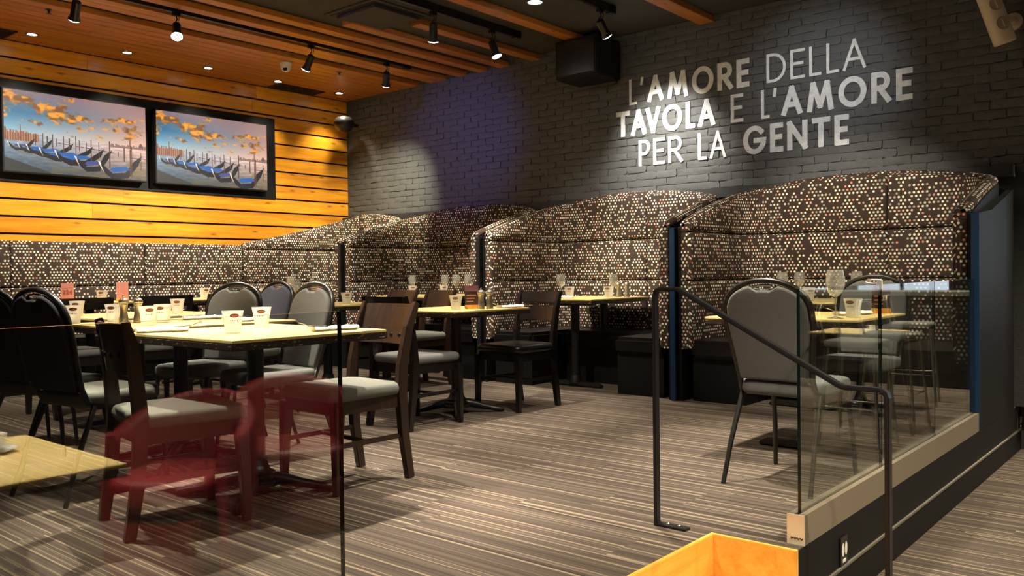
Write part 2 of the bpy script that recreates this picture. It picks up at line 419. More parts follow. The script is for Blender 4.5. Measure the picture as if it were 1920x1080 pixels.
# ---------------- ceiling
cl = thing('ceiling', 'dark ceiling with pine planks and slats', 'ceiling', kind='structure')
b = MB(); b.box((XA-.1, -3, ZC+.055), (5.2, 13.2, ZC+.15)); b.obj('dark_board', M['black_ceiling'], cl)
def plank(x0, x1, y0, y1, zt=.05):
    bb = MB(); bb.box((-(x1-x0)/2, -(y1-y0)/2, 0), ((x1-x0)/2, (y1-y0)/2, zt)); bb.obj('plank', M['pine_ceiling'], cl, bevel=.002, loc=((x0+x1)/2, (y0+y1)/2, ZC+random.uniform(0, .001)))
w = (-7.28-XA)/10
for i in range(10):
    x0 = XA+i*w; cut = random.uniform(-1.5, 4.5)
    plank(x0, x0+w-.0045, -3, cut-.001); plank(x0, x0+w-.0045, cut+.001, YB)
for x0, x1, y0 in ((-7.09, -6.969, -3), (-6.965, -6.84, -3), (-6.64, -6.52, -3), (-6.335, -6.22, -3), (-6.03, -5.9, 4.86), (-5.59, -5.47, 5.28), (-4.85, -4.73, -3), (-3.66, -3.51, -3)):
    plank(x0, x1, y0, YB)
# ---------------- rest of the room shell (camera side)
b = MB(); b.box((5.2, -3.1, ZL), (5.35, 13.3, ZC+.1)); st(b.obj('wall_right', M['plaster']), 'dark plaster wall on the camera side of the room', 'wall')
b = MB(); b.box((XA-.1, -3.15, ZL), (5.3, -3, ZC+.1)); st(b.obj('wall_near', M['plaster']), 'dark plaster wall behind the camera', 'wall')
b = MB(); b.box((-1.4, 13.2, ZL), (5.3, 13.35, ZC+.1)); st(b.obj('wall_far', M['plaster']), 'far dark plaster wall of the lower room with windows', 'wall')
b = MB(); b.box((-1.2, YB+.15, ZL), (-1.06, 13.2, ZC+.1)); st(b.obj('wall_passage', M['plaster']), 'dark wall of the lower room past the booths', 'wall')

# ================================================================== booths
def path_pts(pts, r, n=8):
    """rounded polyline -> list of (x,y,s,nx,ny) with normal to the LEFT of travel turned inward (right side)"""
    P = [Vector(p) for p in pts]; out = [P[0]]
    for i in range(1, len(P)-1):
        a, c, d = P[i-1], P[i], P[i+1]; u = (a-c).normalized(); v = (d-c).normalized()
        p0 = c+u*r; p1 = c+v*r; cen = c+(u+v)*r
        for k in range(n+1):
            t = k/n*math.pi/2; out.append(cen-v*r*math.cos(t)-u*r*math.sin(t))
    out.append(P[-1])
    # densify
    res = [out[0]]
    for a, c in zip(out[:-1], out[1:]):
        L = (c-a).length; m = max(1, int(L/.12))
        for k in range(1, m+1): res.append(a.lerp(c, k/m))
    s = 0; ret = []
    for i, p in enumerate(res):
        t = (res[min(i+1, len(res)-1)]-res[max(i-1, 0)]).normalized()
        if i: s += (p-res[i-1]).length
        ret.append((p.x, p.y, s, t.y, -t.x))
    return ret
def pad_strip(pts, z0f, z1f, th, rnd, voff=0.0, uoff=0.0):
    """padded strip following the path: back at offset 0, face at offset th (inward)"""
    mb = MB(); vs = []; fs = []; uvs = []; prof_n = None; th0 = th
    lp = lambda p, q, f: tuple(a_+(b_-a_)*f for a_, b_ in zip(p, q))
    zf0, zf1 = [z0f(p[0], p[1]) for p in pts], [z1f(p[0], p[1]) for p in pts]
    L0, L1 = pts[1][2]-pts[0][2], pts[-1][2]-pts[-2][2]; f0, f1 = [min(.4, q/max(L0, .02)) for q in (.005, .016)], [min(.4, q/max(L1, .02)) for q in (.005, .016)]
    zs = list(zip(zf0, zf1))
    zs = [zs[0]]+[lp(zs[0], zs[1], f) for f in f0]+zs[1:-1]+[lp(zs[-1], zs[-2], f) for f in f1[::-1]]+[zs[-1]]
    pts = [pts[0]]+[lp(pts[0], pts[1], f) for f in f0]+list(pts[1:-1])+[lp(pts[-1], pts[-2], f) for f in f1[::-1]]+[pts[-1]]
    for i_, (x, y, s, nx, ny) in enumerate(pts):
        e_ = min(i_, len(pts)-1-i_); th = th0-((.022, .008, 0)[e_] if e_ < 3 else 0)
        z0, z1 = zs[i_]; r = min(rnd, (z1-z0)*.45, th*.8)
        pr = [(0, z0)]
        for k in range(5):
            a = math.pi/2*k/4; pr.append((th-r+r*math.sin(a), z0+r-r*math.cos(a)))
        pr.append((th+.006, (z0+z1)/2))
        for k in range(5):
            a = math.pi/2*k/4; pr.append((th-r+r*math.cos(a), z1-r+r*math.sin(a)))
        pr.append((0, z1)); prof_n = len(pr)
        for o_, z in pr: vs.append((x+nx*o_, y+ny*o_, z))
    th = th0
    def uvc(i, k):
        # fabric coordinate: along the path, and up / over the pad
        x, y, s, nx, ny = pts[i]; v = vs[i*prof_n+k]
        off = (v[0]-x)*nx+(v[1]-y)*ny
        ex = (th-off) if k > prof_n/2 else -(th-off)
        return (s+uoff, v[2]+voff+ex+3.0)
    n = len(pts)
    for i in range(n-1):
        for k in range(prof_n-1):
            a, b2, c, d = i*prof_n+k, (i+1)*prof_n+k, (i+1)*prof_n+k+1, i*prof_n+k+1
            fs.append((a, b2, c, d)); uvs.append([uvc(i, k), uvc(i+1, k), uvc(i+1, k+1), uvc(i, k+1)])
    for i, rev in ((0, False), (n-1, True)):
        ids = [i*prof_n+k for k in range(prof_n)]
        x, y, s, nx, ny = pts[i]
        uv = [(((vs[q][0]-x)*nx+(vs[q][1]-y)*ny)+uoff+5, vs[q][2]+voff+3.0) for q in ids]
        if rev: ids = ids[::-1]; uv = uv[::-1]
        fs.append(tuple(ids)); uvs.append(uv)
    mb.add(vs, fs, 0, uvs); return mb
def clip(pts, s0, s1):
    a = [p for p in pts if s0-1e-6 <= p[2] <= s1+1e-6]; return a
YF, YK = 5.86, 6.9    # booth front / back of padding
def top_s(s, tot):
    d = min(s, tot-s); f = min(1.0, d/1.75)
    return 1.365+.365*(1-(1-f)**1.75)
SEAT = .47
def booth(i, xl, xr, label, first=False):
    t = thing('booth', label, 'booth', ((xl+xr)/2, YF, 0), 0, 'curved dotted booths along the brick wall')
    ox, oy = (xl+xr)/2, YF
    if first: raw = [(xl, 5.33), (xl, YK), (xr, YK), (xr, YF)]
    else: raw = [(xl, YF), (xl, YK), (xr, YK), (xr, YF)]
    pts = path_pts(raw, .27)
    tot = pts[-1][2]; seam = [p for p in pts if p[1] > YK-.01]; sx = min(seam, key=lambda p: abs(p[0]-(xr-.74)))[2]
    th = .085
    smap = {(round(p[0], 5), round(p[1], 5)): p[2] for p in pts}
    def tf(x, y):
        s_ = smap[(round(x, 5), round(y, 5))]
        if first and s_ < tot-1.75: return 1.355+.375*min(1, s_/(tot-1.75))**1.15
        return top_s(s_, tot)
    tiers = ((lambda x, y: .40, lambda x, y: .925, 'lower_back_cushion'), (lambda x, y: .93, lambda x, y: 1.298, 'middle_back_cushion'), (lambda x, y: 1.303, tf, 'upper_back_cushion'))
    for zi, (a, c, nm) in enumerate(tiers):
        for s0, s1 in ((0, sx), (sx, tot)):
            pp = clip(pts, s0, s1)
            # small gap at the seam
            mb = pad_strip(pp, a, c, th, .022 if zi < 2 else .035, 0, i*.37)
            mb.v = [(x-ox, y-oy, z) for x, y, z in mb.v]
            mb.obj(nm, M['dots'], t, 50)
    # rolled fabric cap over the top edge
    rl = MB(); vs = []; fs = []; uvs = []; m = 12
    def lerp(p, q, f): return tuple(a_+(b_-a_)*f for a_, b_ in zip(p, q))
    p_in = pts; pts = [pts[0], lerp(pts[0], pts[1], .12), lerp(pts[0], pts[1], .35)]+pts[1:-1]+[lerp(pts[-1], pts[-2], .35), lerp(pts[-1], pts[-2], .12), pts[-1]]
    for p_ in pts: smap.setdefault((round(p_[0], 5), round(p_[1], 5)), p_[2])
    n = len(pts)
    for i_, (x, y, s, nx, ny) in enumerate(pts):
        e_ = min(i_, n-1-i_); rs = (.35, .8, .97)[e_] if e_ < 3 else 1
        zc = tf(x, y)-.012; f_ = min(1, (tf(x, y)-1.30)/.08)
        for k in range(m):
            a = 2*math.pi*k/m; o_ = .024+.047*rs*math.cos(a); vs.append((x+nx*o_-ox, y+ny*o_-oy, zc+.034*rs*math.sin(a)))
    for k in range(n-1):
        for q in range(m):
            fs.append((k*m+q, (k+1)*m+q, (k+1)*m+(q+1) % m, k*m+(q+1) % m)); v0, v1 = q*.022+9, (q+1)*.022+9
            uvs.append([(pts[k][2], v0), (pts[k+1][2], v0), (pts[k+1][2], v1), (pts[k][2], v1)])
    fs += [tuple(range(m)), tuple((n-1)*m+q for q in range(m-1, -1, -1))]; cap = [(.047*math.cos(2*math.pi*k/m)+7, .034*math.sin(2*math.pi*k/m)+7.02) for k in range(m)]; uvs += [cap, cap[::-1]]
    rl.add(vs, fs, 0, uvs); rl.obj('top_roll', M['dots'], t, 60); pts = p_in
    # shell behind the padding
    sh = MB(); vs = []; fs = []
    for x, y, s, nx, ny in pts:
        zt = tf(x, y)-.03
        for o_, z in ((-.025, 0), (-.025, zt), (.004, zt), (.004, 0)): vs.append((x+nx*o_-ox, y+ny*o_-oy, z))
    n = len(pts)
    for k in range(n-1):
        for q in range(3): fs.append((k*4+q, k*4+q+1, (k+1)*4+q+1, (k+1)*4+q))
    fs += [(3, 2, 1, 0), tuple((n-1)*4+q for q in range(4))]
    sh.add(vs, fs); sh.obj('shell', M['black_panel'], t)
    # U shaped seat: left arm, back, right arm
    def seatpart(x0, x1, y0, y1):
        q = MB(); q.box((x0-ox, y0-oy, .33), (x1-ox, y1-oy, SEAT)); q.obj('seat_cushion', M['black_vinyl'], t, 40, .028)
        q = MB(); q.box((x0-ox+.01, y0-oy+.04, 0), (x1-ox-.03, y1-oy, .33)); q.obj('seat_base', M['black_panel'], t)
    aw = .5
    seatpart(xr-th-aw+.06, xr-th+.03, YF+.02, YK-.02)
    if not first:
        seatpart(xl+th-.03, xl+th+aw-.06, YF+.02, YK-.02)
        seatpart(xl+th+aw-.06+.002, xr-th-aw+.06-.002, YK-.56, YK-.02)
    else:
        seatpart(xl+th+.37, xr-th-aw+.06-.002, YK-.56, YK-.02)
    return t
DX = [-7.335, -5.32, -3.295, -1.2]      # divider centre lines
TK = .03
def divider(x, label, trim, w=TK, y0=YF-.03):
    t = thing('booth_divider', label, 'divider', (x, y0, 0), 0, 'upright panels between the booths')
    prof = [(0, 0), (0, 1.335), (.35, 1.37), (YB-.11-y0, 1.37+.25*(YB-.46-y0)), (YB-.11-y0, 0)]
    vs = [(s*w, y, z) for s in (-1, 1) for y, z in prof]; n = 5
    q = MB(); q.add(vs, [tuple(range(n-1, -1, -1)), tuple(range(n, 2*n))]+[(k, (k+1) % n, n+(k+1) % n, n+k) for k in range(n)]); q.obj('panel', M['black_panel'], t)
    q = MB(); q.box((-w-.002, -.012, 0), (w+.002, .0, 1.337)); q.obj('edge_trim', M[trim], t, bevel=.003)
    return t
divider(DX[0], 'black edged divider panel between the two booths nearest the pine wall', 'black_trim', .022)
divider(DX[1], 'black edged divider panel behind the menu stand table', 'black_trim', .022)
divider(DX[2], 'divider panel with painted blue-lit edge, left of the largest booth', 'blue_lit_trim', .02)
divider(DX[3], 'end panel with painted blue-lit edge at the far end of the glass balustrade', 'blue_lit_trim', .022)
g = .03
booth(0, XA+.17, DX[0]-g-.02, 'corner dotted booth sweeping up beside the pine wall', True)
booth(1, DX[0]+g+.02, DX[1]-g-.02, 'dotted booth second from the pine wall, behind the wine glasses')
booth(2, DX[1]+g+.025, DX[2]-g-.025, 'dotted booth second from the right, behind the black chair')
booth(3, DX[2]+g+.025, DX[3]-g-.02, 'largest rightmost dotted booth beside the glass balustrade')
# long banquette on the pine wall
bt = thing('banquette', 'long dotted banquette with black seat along the pine wall', 'banquette', (XA, 0, 0))
ycuts = [-2.9, -1.2, .3, 1.62, 2.96, 4.2, 5.31]
for a, c in zip(ycuts[:-1], ycuts[1:]):
    n = max(2, int((c-a)/.15)); pts = [(.17, a+.004+(c-a-.008)*k/n, (c-a)*k/n, 1, 0) for k in range(n+1)]
    for z0, z1, nm in ((.40, .925, 'lower_back_cushion'), (.93, 1.352, 'upper_back_cushion')):
        mb = pad_strip(pts, lambda x, y, z0=z0: z0, lambda x, y, z1=z1: z1, .075, .022, 0, a*1.31)
        mb.obj(nm, M['dots'], bt, 50)
    q = MB(); q.box((.22, a+.003, .33), (.70, c-.003, SEAT)); q.obj('seat_cushion', M['black_vinyl'], bt, 40, .028)
q = MB(); q.box((.05, -2.9, 0), (.62, 5.31, .33)); q.obj('base', M['black_panel'], bt)
q = MB(); q.box((.002, -2.9, 0), (.168, 5.31, 1.34)); q.obj('back_shell', M['black_panel'], bt)

# ================================================================== glass balustrade + rail
gb = thing('glass_balustrade', 'clear glass balustrade in a metal shoe at the platform edge, beside the booth', 'balustrade', (-1.21, 3.02, 0))
q = MB(); q.box((-.031, 0, 0), (-.008, 2.79, .11)); q.box((.008, 0, 0), (.031, 2.79, .11)); q.box((-.008, 0, 0), (.008, 2.79, .05)); q.obj('shoe', M['shoe'], gb)
q = MB(); q.box((-.033, -.004, -.0), (.033, -.0005, .112)); ec = q.obj('end_cap', M['shoe_end'], gb, bevel=.001)
q = MB()
for k in range(4): q.tube([(-.018+k*.012, -.0045, .028), (-.014+k*.012, -.0045, .022), (-.009+k*.012, -.0045, .028)], .002, 6)
q.obj('scuff_mark', M['gunmetal'], ec)
def pane(par, y0, y1, z0, z1, w=.006, gm='glass_pane'):
    q = MB(); q.box((-w, y0, z0), (w, y1, z1)); q.mi = [1, 1, 1, 0, 1, 0]
    return q.obj('pane', [M[gm], M['glass_edge']], par)
for y0, y1 in ((.035, .975), (.985, 1.875), (1.885, 2.785)): pane(gb, y0, y1, .052, .93)
q = MB(); q.box((-.011, .972, .91), (.011, .988, .95)); q.obj('clip', M['white_plastic'], gb)
gl = thing('glass_screen', 'clear glass screen with open corner in the left foreground', 'glass screen', (-1.21, -2.9, 0))
q = MB(); q.box((-.031, 0, 0), (-.008, 3.87, .11)); q.box((.008, 0, 0), (.031, 3.87, .11)); q.box((-.008, 0, 0), (.008, 3.87, .05)); q.obj('shoe', M['shoe'], gl)
pane(gl, .01, 2.4, .052, .937, gm='screen_glass'); pane(gl, 2.41, 3.858, .052, .937, gm='screen_glass')
hr = thing('handrail', 'black metal handrail descending over the pine stair notch', 'handrail', (-1.717, 2.93, 0))
def hp(*p): return [(x+1.717, y, z) for x, y, z in p]
q = MB(); q.bar(hp((-1.735, 0, .004), (-1.735, 0, .905), (-1.728, 0, .925), (-1.71, 0, .932), (-1.635, 0, .932)), .034, .014, axis=Vector((0, 1, 0))); q.obj('post', M['rail_black'], hr, bevel=.003)
q = MB(); q.bar(hp((-1.74, 0, .005), (-1.60, 0, .005)), .04, .009, axis=Vector((0, 1, 0))); fpl = q.obj('foot_plate', M['rail_black'], hr, bevel=.002)
for xx in (-1.69, -1.64):
    q = MB(); q.lathe([(.009, 0), (.009, .003), (.005, .007)], 10, (xx+1.717, 0, .0095)); q.obj('bolt', M['chrome'], fpl)
q = MB(); q.bar(hp((-1.635, 0, .932), (-1.62, 0, .926), (-1.02, 0, .606), (-1.0, 0, .600), (-.885, 0, .600)), .034, .016, axis=Vector((0, 1, 0))); q.obj('rail', M['rail_black'], hr, bevel=.003)
q = MB(); q.bar(hp((-.885, 0, .600), (-.868, 0, .592), (-.862, 0, .575), (-.862, 0, ZL)), .034, .016, axis=Vector((0, 1, 0))); q.obj('post', M['rail_black'], hr, bevel=.003)
def outlet(y, z, label):
    t = thing('wall_outlet', label, 'outlet', (XE+.001, y, z))
    q = MB(); q.box((0, -.038, -.058), (.006, .038, .058)); pl = q.obj('cover_plate', M['gunmetal'], t, bevel=.002)
    for yy in (-.017, .017):
        q = MB(); q.add([(.0075, yy+.014*math.cos(a), .008+.027*math.sin(a)) for a in [k*math.pi/8 for k in range(16)]], [tuple(range(16))]); q.obj('socket', M['white_plastic'], t)
    q = MB(); q.box((.006, -.018, -.043), (.0075, .018, -.031)); q.obj('sticker', M['white_plastic'], t)
outlet(3.41, -.115, 'outlet plate with two white sockets below the near glass panes')
outlet(7.12, -.12, 'outlet plate low on the black panel past the booths, right edge')

# ================================================================== TVs
def tv_image(Wd=320, Hd=180):
    ys, xs = np.mgrid[0:Hd, 0:Wd]; u = (xs+.5)/Wd; v = (ys+.5)/Hd      # v down
    rng = np.random.RandomState(3)
    def vn(nx, ny):
        g = rng.rand(ny+2, nx+2); X = u*nx; Y = v*ny; i = X.astype(int); j = Y.astype(int); fx = X-i; fy = Y-j
        fx = fx*fx*(3-2*fx); fy = fy*fy*(3-2*fy)
        return (g[j, i]*(1-fx)+g[j, i+1]*fx)*(1-fy)+(g[j+1, i]*(1-fx)+g[j+1, i+1]*fx)*fy
    def c3(r, g_, b_): return np.array([r, g_, b_])/255.
    img = np.zeros((Hd, Wd, 3)); hz = .56-.03*(1-u)+.0*v
    t = np.clip(v/hz, 0, 1)[..., None]; uu = u[..., None]
    top = c3(128, 108, 116)*(1-uu)+c3(150, 116, 112)*uu; mid = c3(36, 104, 144)*(1-uu)+c3(176, 138, 128)*uu; low = c3(150, 186, 196)*(1-uu)+c3(226, 176, 150)*uu
    sky = np.where(t < .5, top*(1-t*2)+mid*t*2, mid*(2-t*2)+low*(t*2-1))
    # clouds run diagonally
    cl_ = .5*vn(9, 10)+.3*vn(22, 22)+.2*vn(50, 44)
    band = np.exp(-((v-(.12+.28*u))/.13)**2)*.9+np.exp(-((v-(.36+.1*u))/.05)**2)*.55*np.exp(-((u-.32)/.22)**2)
    k = np.clip((cl_+band*.40-.70)*7, 0, 1)[..., None]*(v < hz)[..., None]
    dark = np.clip((.5*vn(16, 16)+.5*vn(40, 36)-.4)*4, 0, 1)[..., None]
    ccol = c3(236, 150, 52)*(1-dark)+c3(120, 78, 44)*dark
    img = sky*(1-k)+ccol*k
    w = np.clip((v-hz)/(1-hz), 0, 1)[..., None]
    wt = (c3(232, 186, 168)*uu+c3(150, 170, 184)*(1-uu))*(1-w)**.9+(c3(104, 90, 78)*uu+c3(40, 60, 74)*(1-uu))*(1-(1-w)**.9)
    wt = wt*(1+.25*(vn(30, 60)-.5))[..., None]; wt = np.where(((vn(9, 16) > .6) & (v > .75))[..., None], wt*.6+c3(120, 104, 60)*.4, wt)
    img = np.where((v > hz)[..., None], wt, img)
    def poly(pts, col, a=1.0):
        ins = np.zeros((Hd, Wd), bool); n = len(pts)
        for q in range(n):
            x0, y0 = pts[q]; x1, y1 = pts[(q+1) % n]
            if y0 == y1: continue
            c = ((v >= min(y0, y1)) & (v < max(y0, y1)) & (u < x0+(v-y0)*(x1-x0)/(y1-y0))); ins ^= c
        img[ins] = img[ins]*(1-a)+c3(*col)*a
    # skyline
    for q in range(26):
        x = .72+q*.011; h = .015+.03*rng.rand(); poly([(x, .575-h), (x+.012, .575-h), (x+.012, .585), (x, .585)], (120, 92, 84), .8)
    poly([(.868, .56), (.868, .47), (.875, .44), (.882, .47), (.882, .56)], (150, 96, 84))
    poly([(.94, .56), (.95, .51), (.96, .50), (.97, .51), (.98, .56)], (96, 82, 84))
    for q in range(40):
        x = q*.0055; h = .02+.07*rng.rand()*(1-q/50); poly([(x, .55-h), (x+.006, .55-h), (x+.006, .62), (x, .62)], [(150, 84, 52), (96, 56, 44), (190, 116, 70)][q % 3], .85)
    poly([(.098, .60), (.10, .42), (.106, .42), (.108, .60)], (120, 70, 52))
    poly([(0, .83), (.3, .99), (.3, 1), (0, 1)], (52, 54, 52))
    for x0, y0, x1, y1 in ((.35, .60, .75, .655), (.87, .70, 1.0, .705)): poly([(x0, y0), (x1, y1), (x1, y1+.008), (x0, y0+.008)], (88, 66, 66))
    # gondolas, far to near: bow (pale iron) left-bottom, stern right-top
    gs = [(.02, .70, .20, .64, .5), (.085, .72, .32, .63, .55), (.14, .74, .46, .67, .65), (.225, .78, .60, .70, .75), (.33, .81, .68, .73, .85), (.47, .87, .74, .74, .9), (.64, .93, .97, .80, 1.05)]
    for (x0, y0, x1, y1, s) in gs:
        L = x1-x0; s *= 1.45; y0 += .012
        poly([(x0, y0-.10*s), (x0+.03*s, y0), (x0+.3*L, y0+.045*s), (x0+.65*L, y0+.03*s), (x1-.02*s, y1), (x1, y1-.09*s), (x1-.045*s, y1-.03*s), (x0+.6*L, y0-.02*s), (x0+.3*L, y0-.005*s), (x0+.05*s, y0-.03*s)], (26, 24, 32))
        poly([(x0+.05*s, y0-.035*s), (x0+.35*L, y0-.015*s), (x0+.72*L, y0-.045*s), (x0+.62*L, y0-.075*s), (x0+.3*L, y0-.06*s)], [(30, 92, 160), (24, 70, 136), (66, 76, 130)][int(s*20) % 3])
        poly([(x0-.006*s, y0-.105*s), (x0+.006*s, y0-.10*s), (x0+.012*s, y0-.055*s), (x0+.024*s, y0-.008*s), (x0+.008*s, y0-.05*s)], (236, 216, 190))
    for x, y0, y1 in ((.2, .52, .66), (.25, .5, .68), (.315, .5, .7), (.39, .51, .72), (.475, .49, .73), (.585, .52, .8), (.64, .54, .72), (.72, .51, .86), (.83, .58, .76), (.877, .55, .95), (.887, .55, .96), (.96, .62, .86), (.43, .53, .66), (.5, .54, .68), (.55, .56, .68), (.28, .53, .64), (.34, .55, .65), (.785, .64, .7)):
        poly([(x-.0035, y0), (x+.0035, y0), (x+.004, y1), (x-.004, y1)], (92, 58, 48))
    return np.clip(img, 0, 1)
def tv_mesh(wd, ht):
    im = tv_image(); Hd, Wd = im.shape[:2]
    ys, xs = np.mgrid[0:Hd+1, 0:Wd+1]
    co = np.stack([np.zeros(xs.shape), (xs/Wd-.5)*wd, (.5-ys/Hd)*ht], -1).reshape(-1, 3)
    a = (ys[:-1, :-1]*(Wd+1)+xs[:-1, :-1]).ravel()
    fc = np.stack([a, a+Wd+1, a+Wd+2, a+1], -1)
    me = bpy.data.meshes.new('screen'); n = len(fc)
    me.vertices.add(len(co)); me.vertices.foreach_set('co', co.ravel())
    me.loops.add(n*4); me.loops.foreach_set('vertex_index', fc.ravel().astype(np.int32))
    me.polygons.add(n); me.polygons.foreach_set('loop_start', np.arange(0, n*4, 4, dtype=np.int32)); me.polygons.foreach_set('loop_total', np.full(n, 4, np.int32))
    me.update(); at = me.color_attributes.new('picture', 'FLOAT_COLOR', 'CORNER')
    l = np.where(im <= .04045, im/12.92, ((im+.055)/1.055)**2.4).reshape(-1, 3)
    cc = np.ones((n, 4, 4)); cc[:, :, :3] = l[:, None, :]; at.data.foreach_set('color', cc.ravel().astype(np.float32))
    t = NT('screen_picture', .45, spec=.15); t.b.inputs['Base Color'].default_value = (.01, .01, .01, 1)
    at_ = t.n('ShaderNodeAttribute', attribute_name='picture'); t.l(at_.outputs['Color'], t.b.inputs['Emission Color']); t.b.inputs['Emission Strength'].default_value = 1.0
    me.materials.append(t.m); return me
SCR = tv_mesh(1.32, .745)
nich = tag(MB().box((XA, 2.55, 1.905), (XA+.02, 5.91, 2.85)).obj('mounting_board', M['black_plastic'], bevel=.003), 'flat black mounting board behind both televisions', 'board')
def tv(yc, label):
    t = thing('television', label, 'television', (-8.556, yc, 2.365), 0, 'televisions on the pine wall')
    q = MB(); q.box((-.035, -.672, -.385), (.056, .672, .385)); q.obj('housing', M['black_plastic'], t, bevel=.004)
    inst('screen', SCR, t, (.0585, 0, 0))
    q = MB(); q.box((-.041, -.25, -.2), (-.034, .25, .2)); q.obj('wall_bracket', M['black_metal'], t)
tv(3.63, 'left television showing gondolas at sunset'); tv(5.065, 'right television showing gondolas, nearer the brick corner')

# ================================================================== wall lettering
def arc(cx, cy, rx, ry, a0, a1, n=18): return [(cx+rx*math.cos(R(a0+(a1-a0)*k/n)), cy+ry*math.sin(R(a0+(a1-a0)*k/n))) for k in range(n+1)]
GL = {'L': (.46, [[(0, 1), (0, 0), (.42, 0)]]), "'": (.2, [[(.16, 1.02), (.03, .78)]]), 'A': (.80, [[(0, 0), (.38, 1), (.76, 0)], [(.15, .33), (.61, .33)]]),
 'M': (.95, [[(0, 0), (.16, 1), (.47, .12), (.78, 1), (.94, 0)]]), 'O': (.98, [arc(.49, .5, .47, .5, 0, 360, 32)]), 'R': (.66, [[(0, 0), (0, 1), (.3, 1)]+arc(.32, .74, .28, .26, 90, -90, 10)+[(0, .48)], [(.26, .48), (.65, 0)]]),
 'E': (.54, [[(.53, 1), (0, 1), (0, 0), (.53, 0)], [(0, .52), (.47, .52)]]), 'D': (.74, [[(0, 0), (0, 1), (.22, 1)]+arc(.22, .5, .5, .5, 90, -90, 16)+[(0, 0)]]), 'T': (.70, [[(0, 1), (.70, 1)], [(.35, 1), (.35, 0)]]),
 'V': (.72, [[(0, 1), (.36, 0), (.72, 1)]]), 'P': (.54, [[(0, 0), (0, 1), (.24, 1)]+arc(.26, .73, .27, .27, 90, -90, 10)+[(0, .46)]]), 'G': (.98, [arc(.49, .5, .47, .5, 42, 352, 26)+[(.96, .47), (.55, .47)]]), 'N': (.80, [[(0, 0), (0, 1), (.78, 0), (.78, 1)]])}
CAP = .245
def stroke(mb, pl, w, y):
    """one mitred strip per smooth run; sharp corners start a new run a hair further out"""
    runs = [[Vector(pl[0])]]
    for k in range(1, len(pl)):
        p = Vector(pl[k]); r = runs[-1]
        if (p-r[-1]).length < 1e-5: continue
        if len(r) > 1 and (r[-1]-r[-2]).normalized().dot((p-r[-1]).normalized()) < .2: runs.append([r[-1]]); r = runs[-1]
        r.append(p)
    for ri, P in enumerate(runs):
        n = len(P); yy = y-.0006*ri; vs = []; fs = []; closed = n > 8 and (P[0]-P[-1]).length < 1e-4
        for k in range(n):
            a = P[k-1] if k else (P[-2] if closed else None); c = P[k+1] if k < n-1 else (P[1] if closed else None)
            d0 = (P[k]-a).normalized() if a is not None else None; d1 = (c-P[k]).normalized() if c is not None else None
            d0 = d0 or d1; d1 = d1 or d0; m = (d0+d1).normalized(); nn = Vector((-m.y, m.x)); q = w/2/max(.4, nn.dot(Vector((-d0.y, d0.x))))
            e = Vector((0, 0))
            if a is None: e = -d1*w*.45
            if c is None: e = d0*w*.45
            l, r_ = P[k]+nn*q+e, P[k]-nn*q+e
            vs += [(l.x, yy, l.y), (r_.x, yy, r_.y), (r_.x, .012, r_.y), (l.x, .012, l.y)]
        for k in range(n-1):
            for q in range(4): fs.append((k*4+q, k*4+(q+1) % 4, (k+1)*4+(q+1) % 4, (k+1)*4+q))
        if not closed: fs += [(3, 2, 1, 0), tuple((n-1)*4+q for q in range(4))]
        mb.add(vs, fs)
sg = thing('wall_lettering', 'white painted Italian motto lettering on the charcoal brick wall', 'lettering', (0, YB-.013, 0))
def word(txt, x0, x1, zb, w, cap=CAP):
    KN = {'TA': -.09, 'AV': -.2, 'VO': -.07, 'LA': -.04}; sp_ = .14; kn = [KN.get(txt[k:k+2], 0) for k in range(len(txt))]; nat = sum(GL[c][0] for c in txt)*cap+sp_*cap*(len(txt)-1)+sum(kn)*cap
    f = (x1-x0)/nat; x = x0
    for ci, ch in enumerate(txt):
        wd, strokes = GL[ch]; mb = MB()
        for si, pl in enumerate(strokes):
            pl2 = [(x+w/2+px/wd*(wd*cap*f-w), zb+w/2+pz*(cap-w)) for px, pz in pl]
            stroke(mb, pl2, w, -.0022*si)
        nm = 'apostrophe' if ch == "'" else 'letter_'+ch.lower()
        mb.obj(nm, M['letter'], sg); x += (wd+sp_+kn[ci])*cap*f
LT, BD, MD = .024, .044, .030
Z1, Z2, Z3 = 2.59, 2.295, 2.0
word("L'", -4.40, -4.24, Z1, LT); word('AMORE', -4.2, -3.18, Z1, BD); word('DELLA', -3.03, -2.2, Z1, LT)
word('TAVOLA', -4.55, -3.5, Z2, BD); word('E', -3.36, -3.24, Z2, MD); word("L'", -3.08, -2.94, Z2, LT+.002); word('AMORE', -2.9, -1.86, Z2, BD)
word('PER', -4.3, -3.83, Z3, MD); word('LA', -3.68, -3.4, Z3, LT+.003); word('GENTE', -3.25, -2.34, Z3, BD)

# ================================================================== ceiling fixtures
def spot(name, loc, target, power, size, blend=.5, col=(1, .86, .62), par=None, rad=.03):
    ld = bpy.data.lights.new(name, 'SPOT'); ld.energy = power; ld.spot_size = R(size); ld.spot_blend = blend; ld.color = col; ld.shadow_soft_size = rad
    o = bpy.data.objects.new(name, ld); COL.objects.link(o)
    d = Vector(target)-Vector(loc); o.rotation_euler = d.to_track_quat('-Z', 'Y').to_euler(); o.location = loc
    if par: o.parent = par; o.matrix_parent_inverse = Matrix.Translation(-Vector(par.location))
    return o
def track(x, y0, y1, label):
    t = thing('lighting_track', label, 'lighting track', (x, y0, ZC+.0))
    q = MB(); q.box((-.018, 0, -.012), (.018, y1-y0, .056)); q.obj('rail', M['black_metal'], t, bevel=.003)
    q = MB(); q.box((-.03, y1-y0, -.018), (.03, y1-y0+.09, .05)); q.obj('end_feed', M['black_plastic'], t, bevel=.006)
track(-6.71, -2.5, 6.22, 'black lighting track between the pine ceiling slats'); track(-5.11, -2.5, 6.12, 'black lighting track beside the square air vent'); track(-4.03, -2.5, 6.08, 'black lighting track ending above the wall lettering')
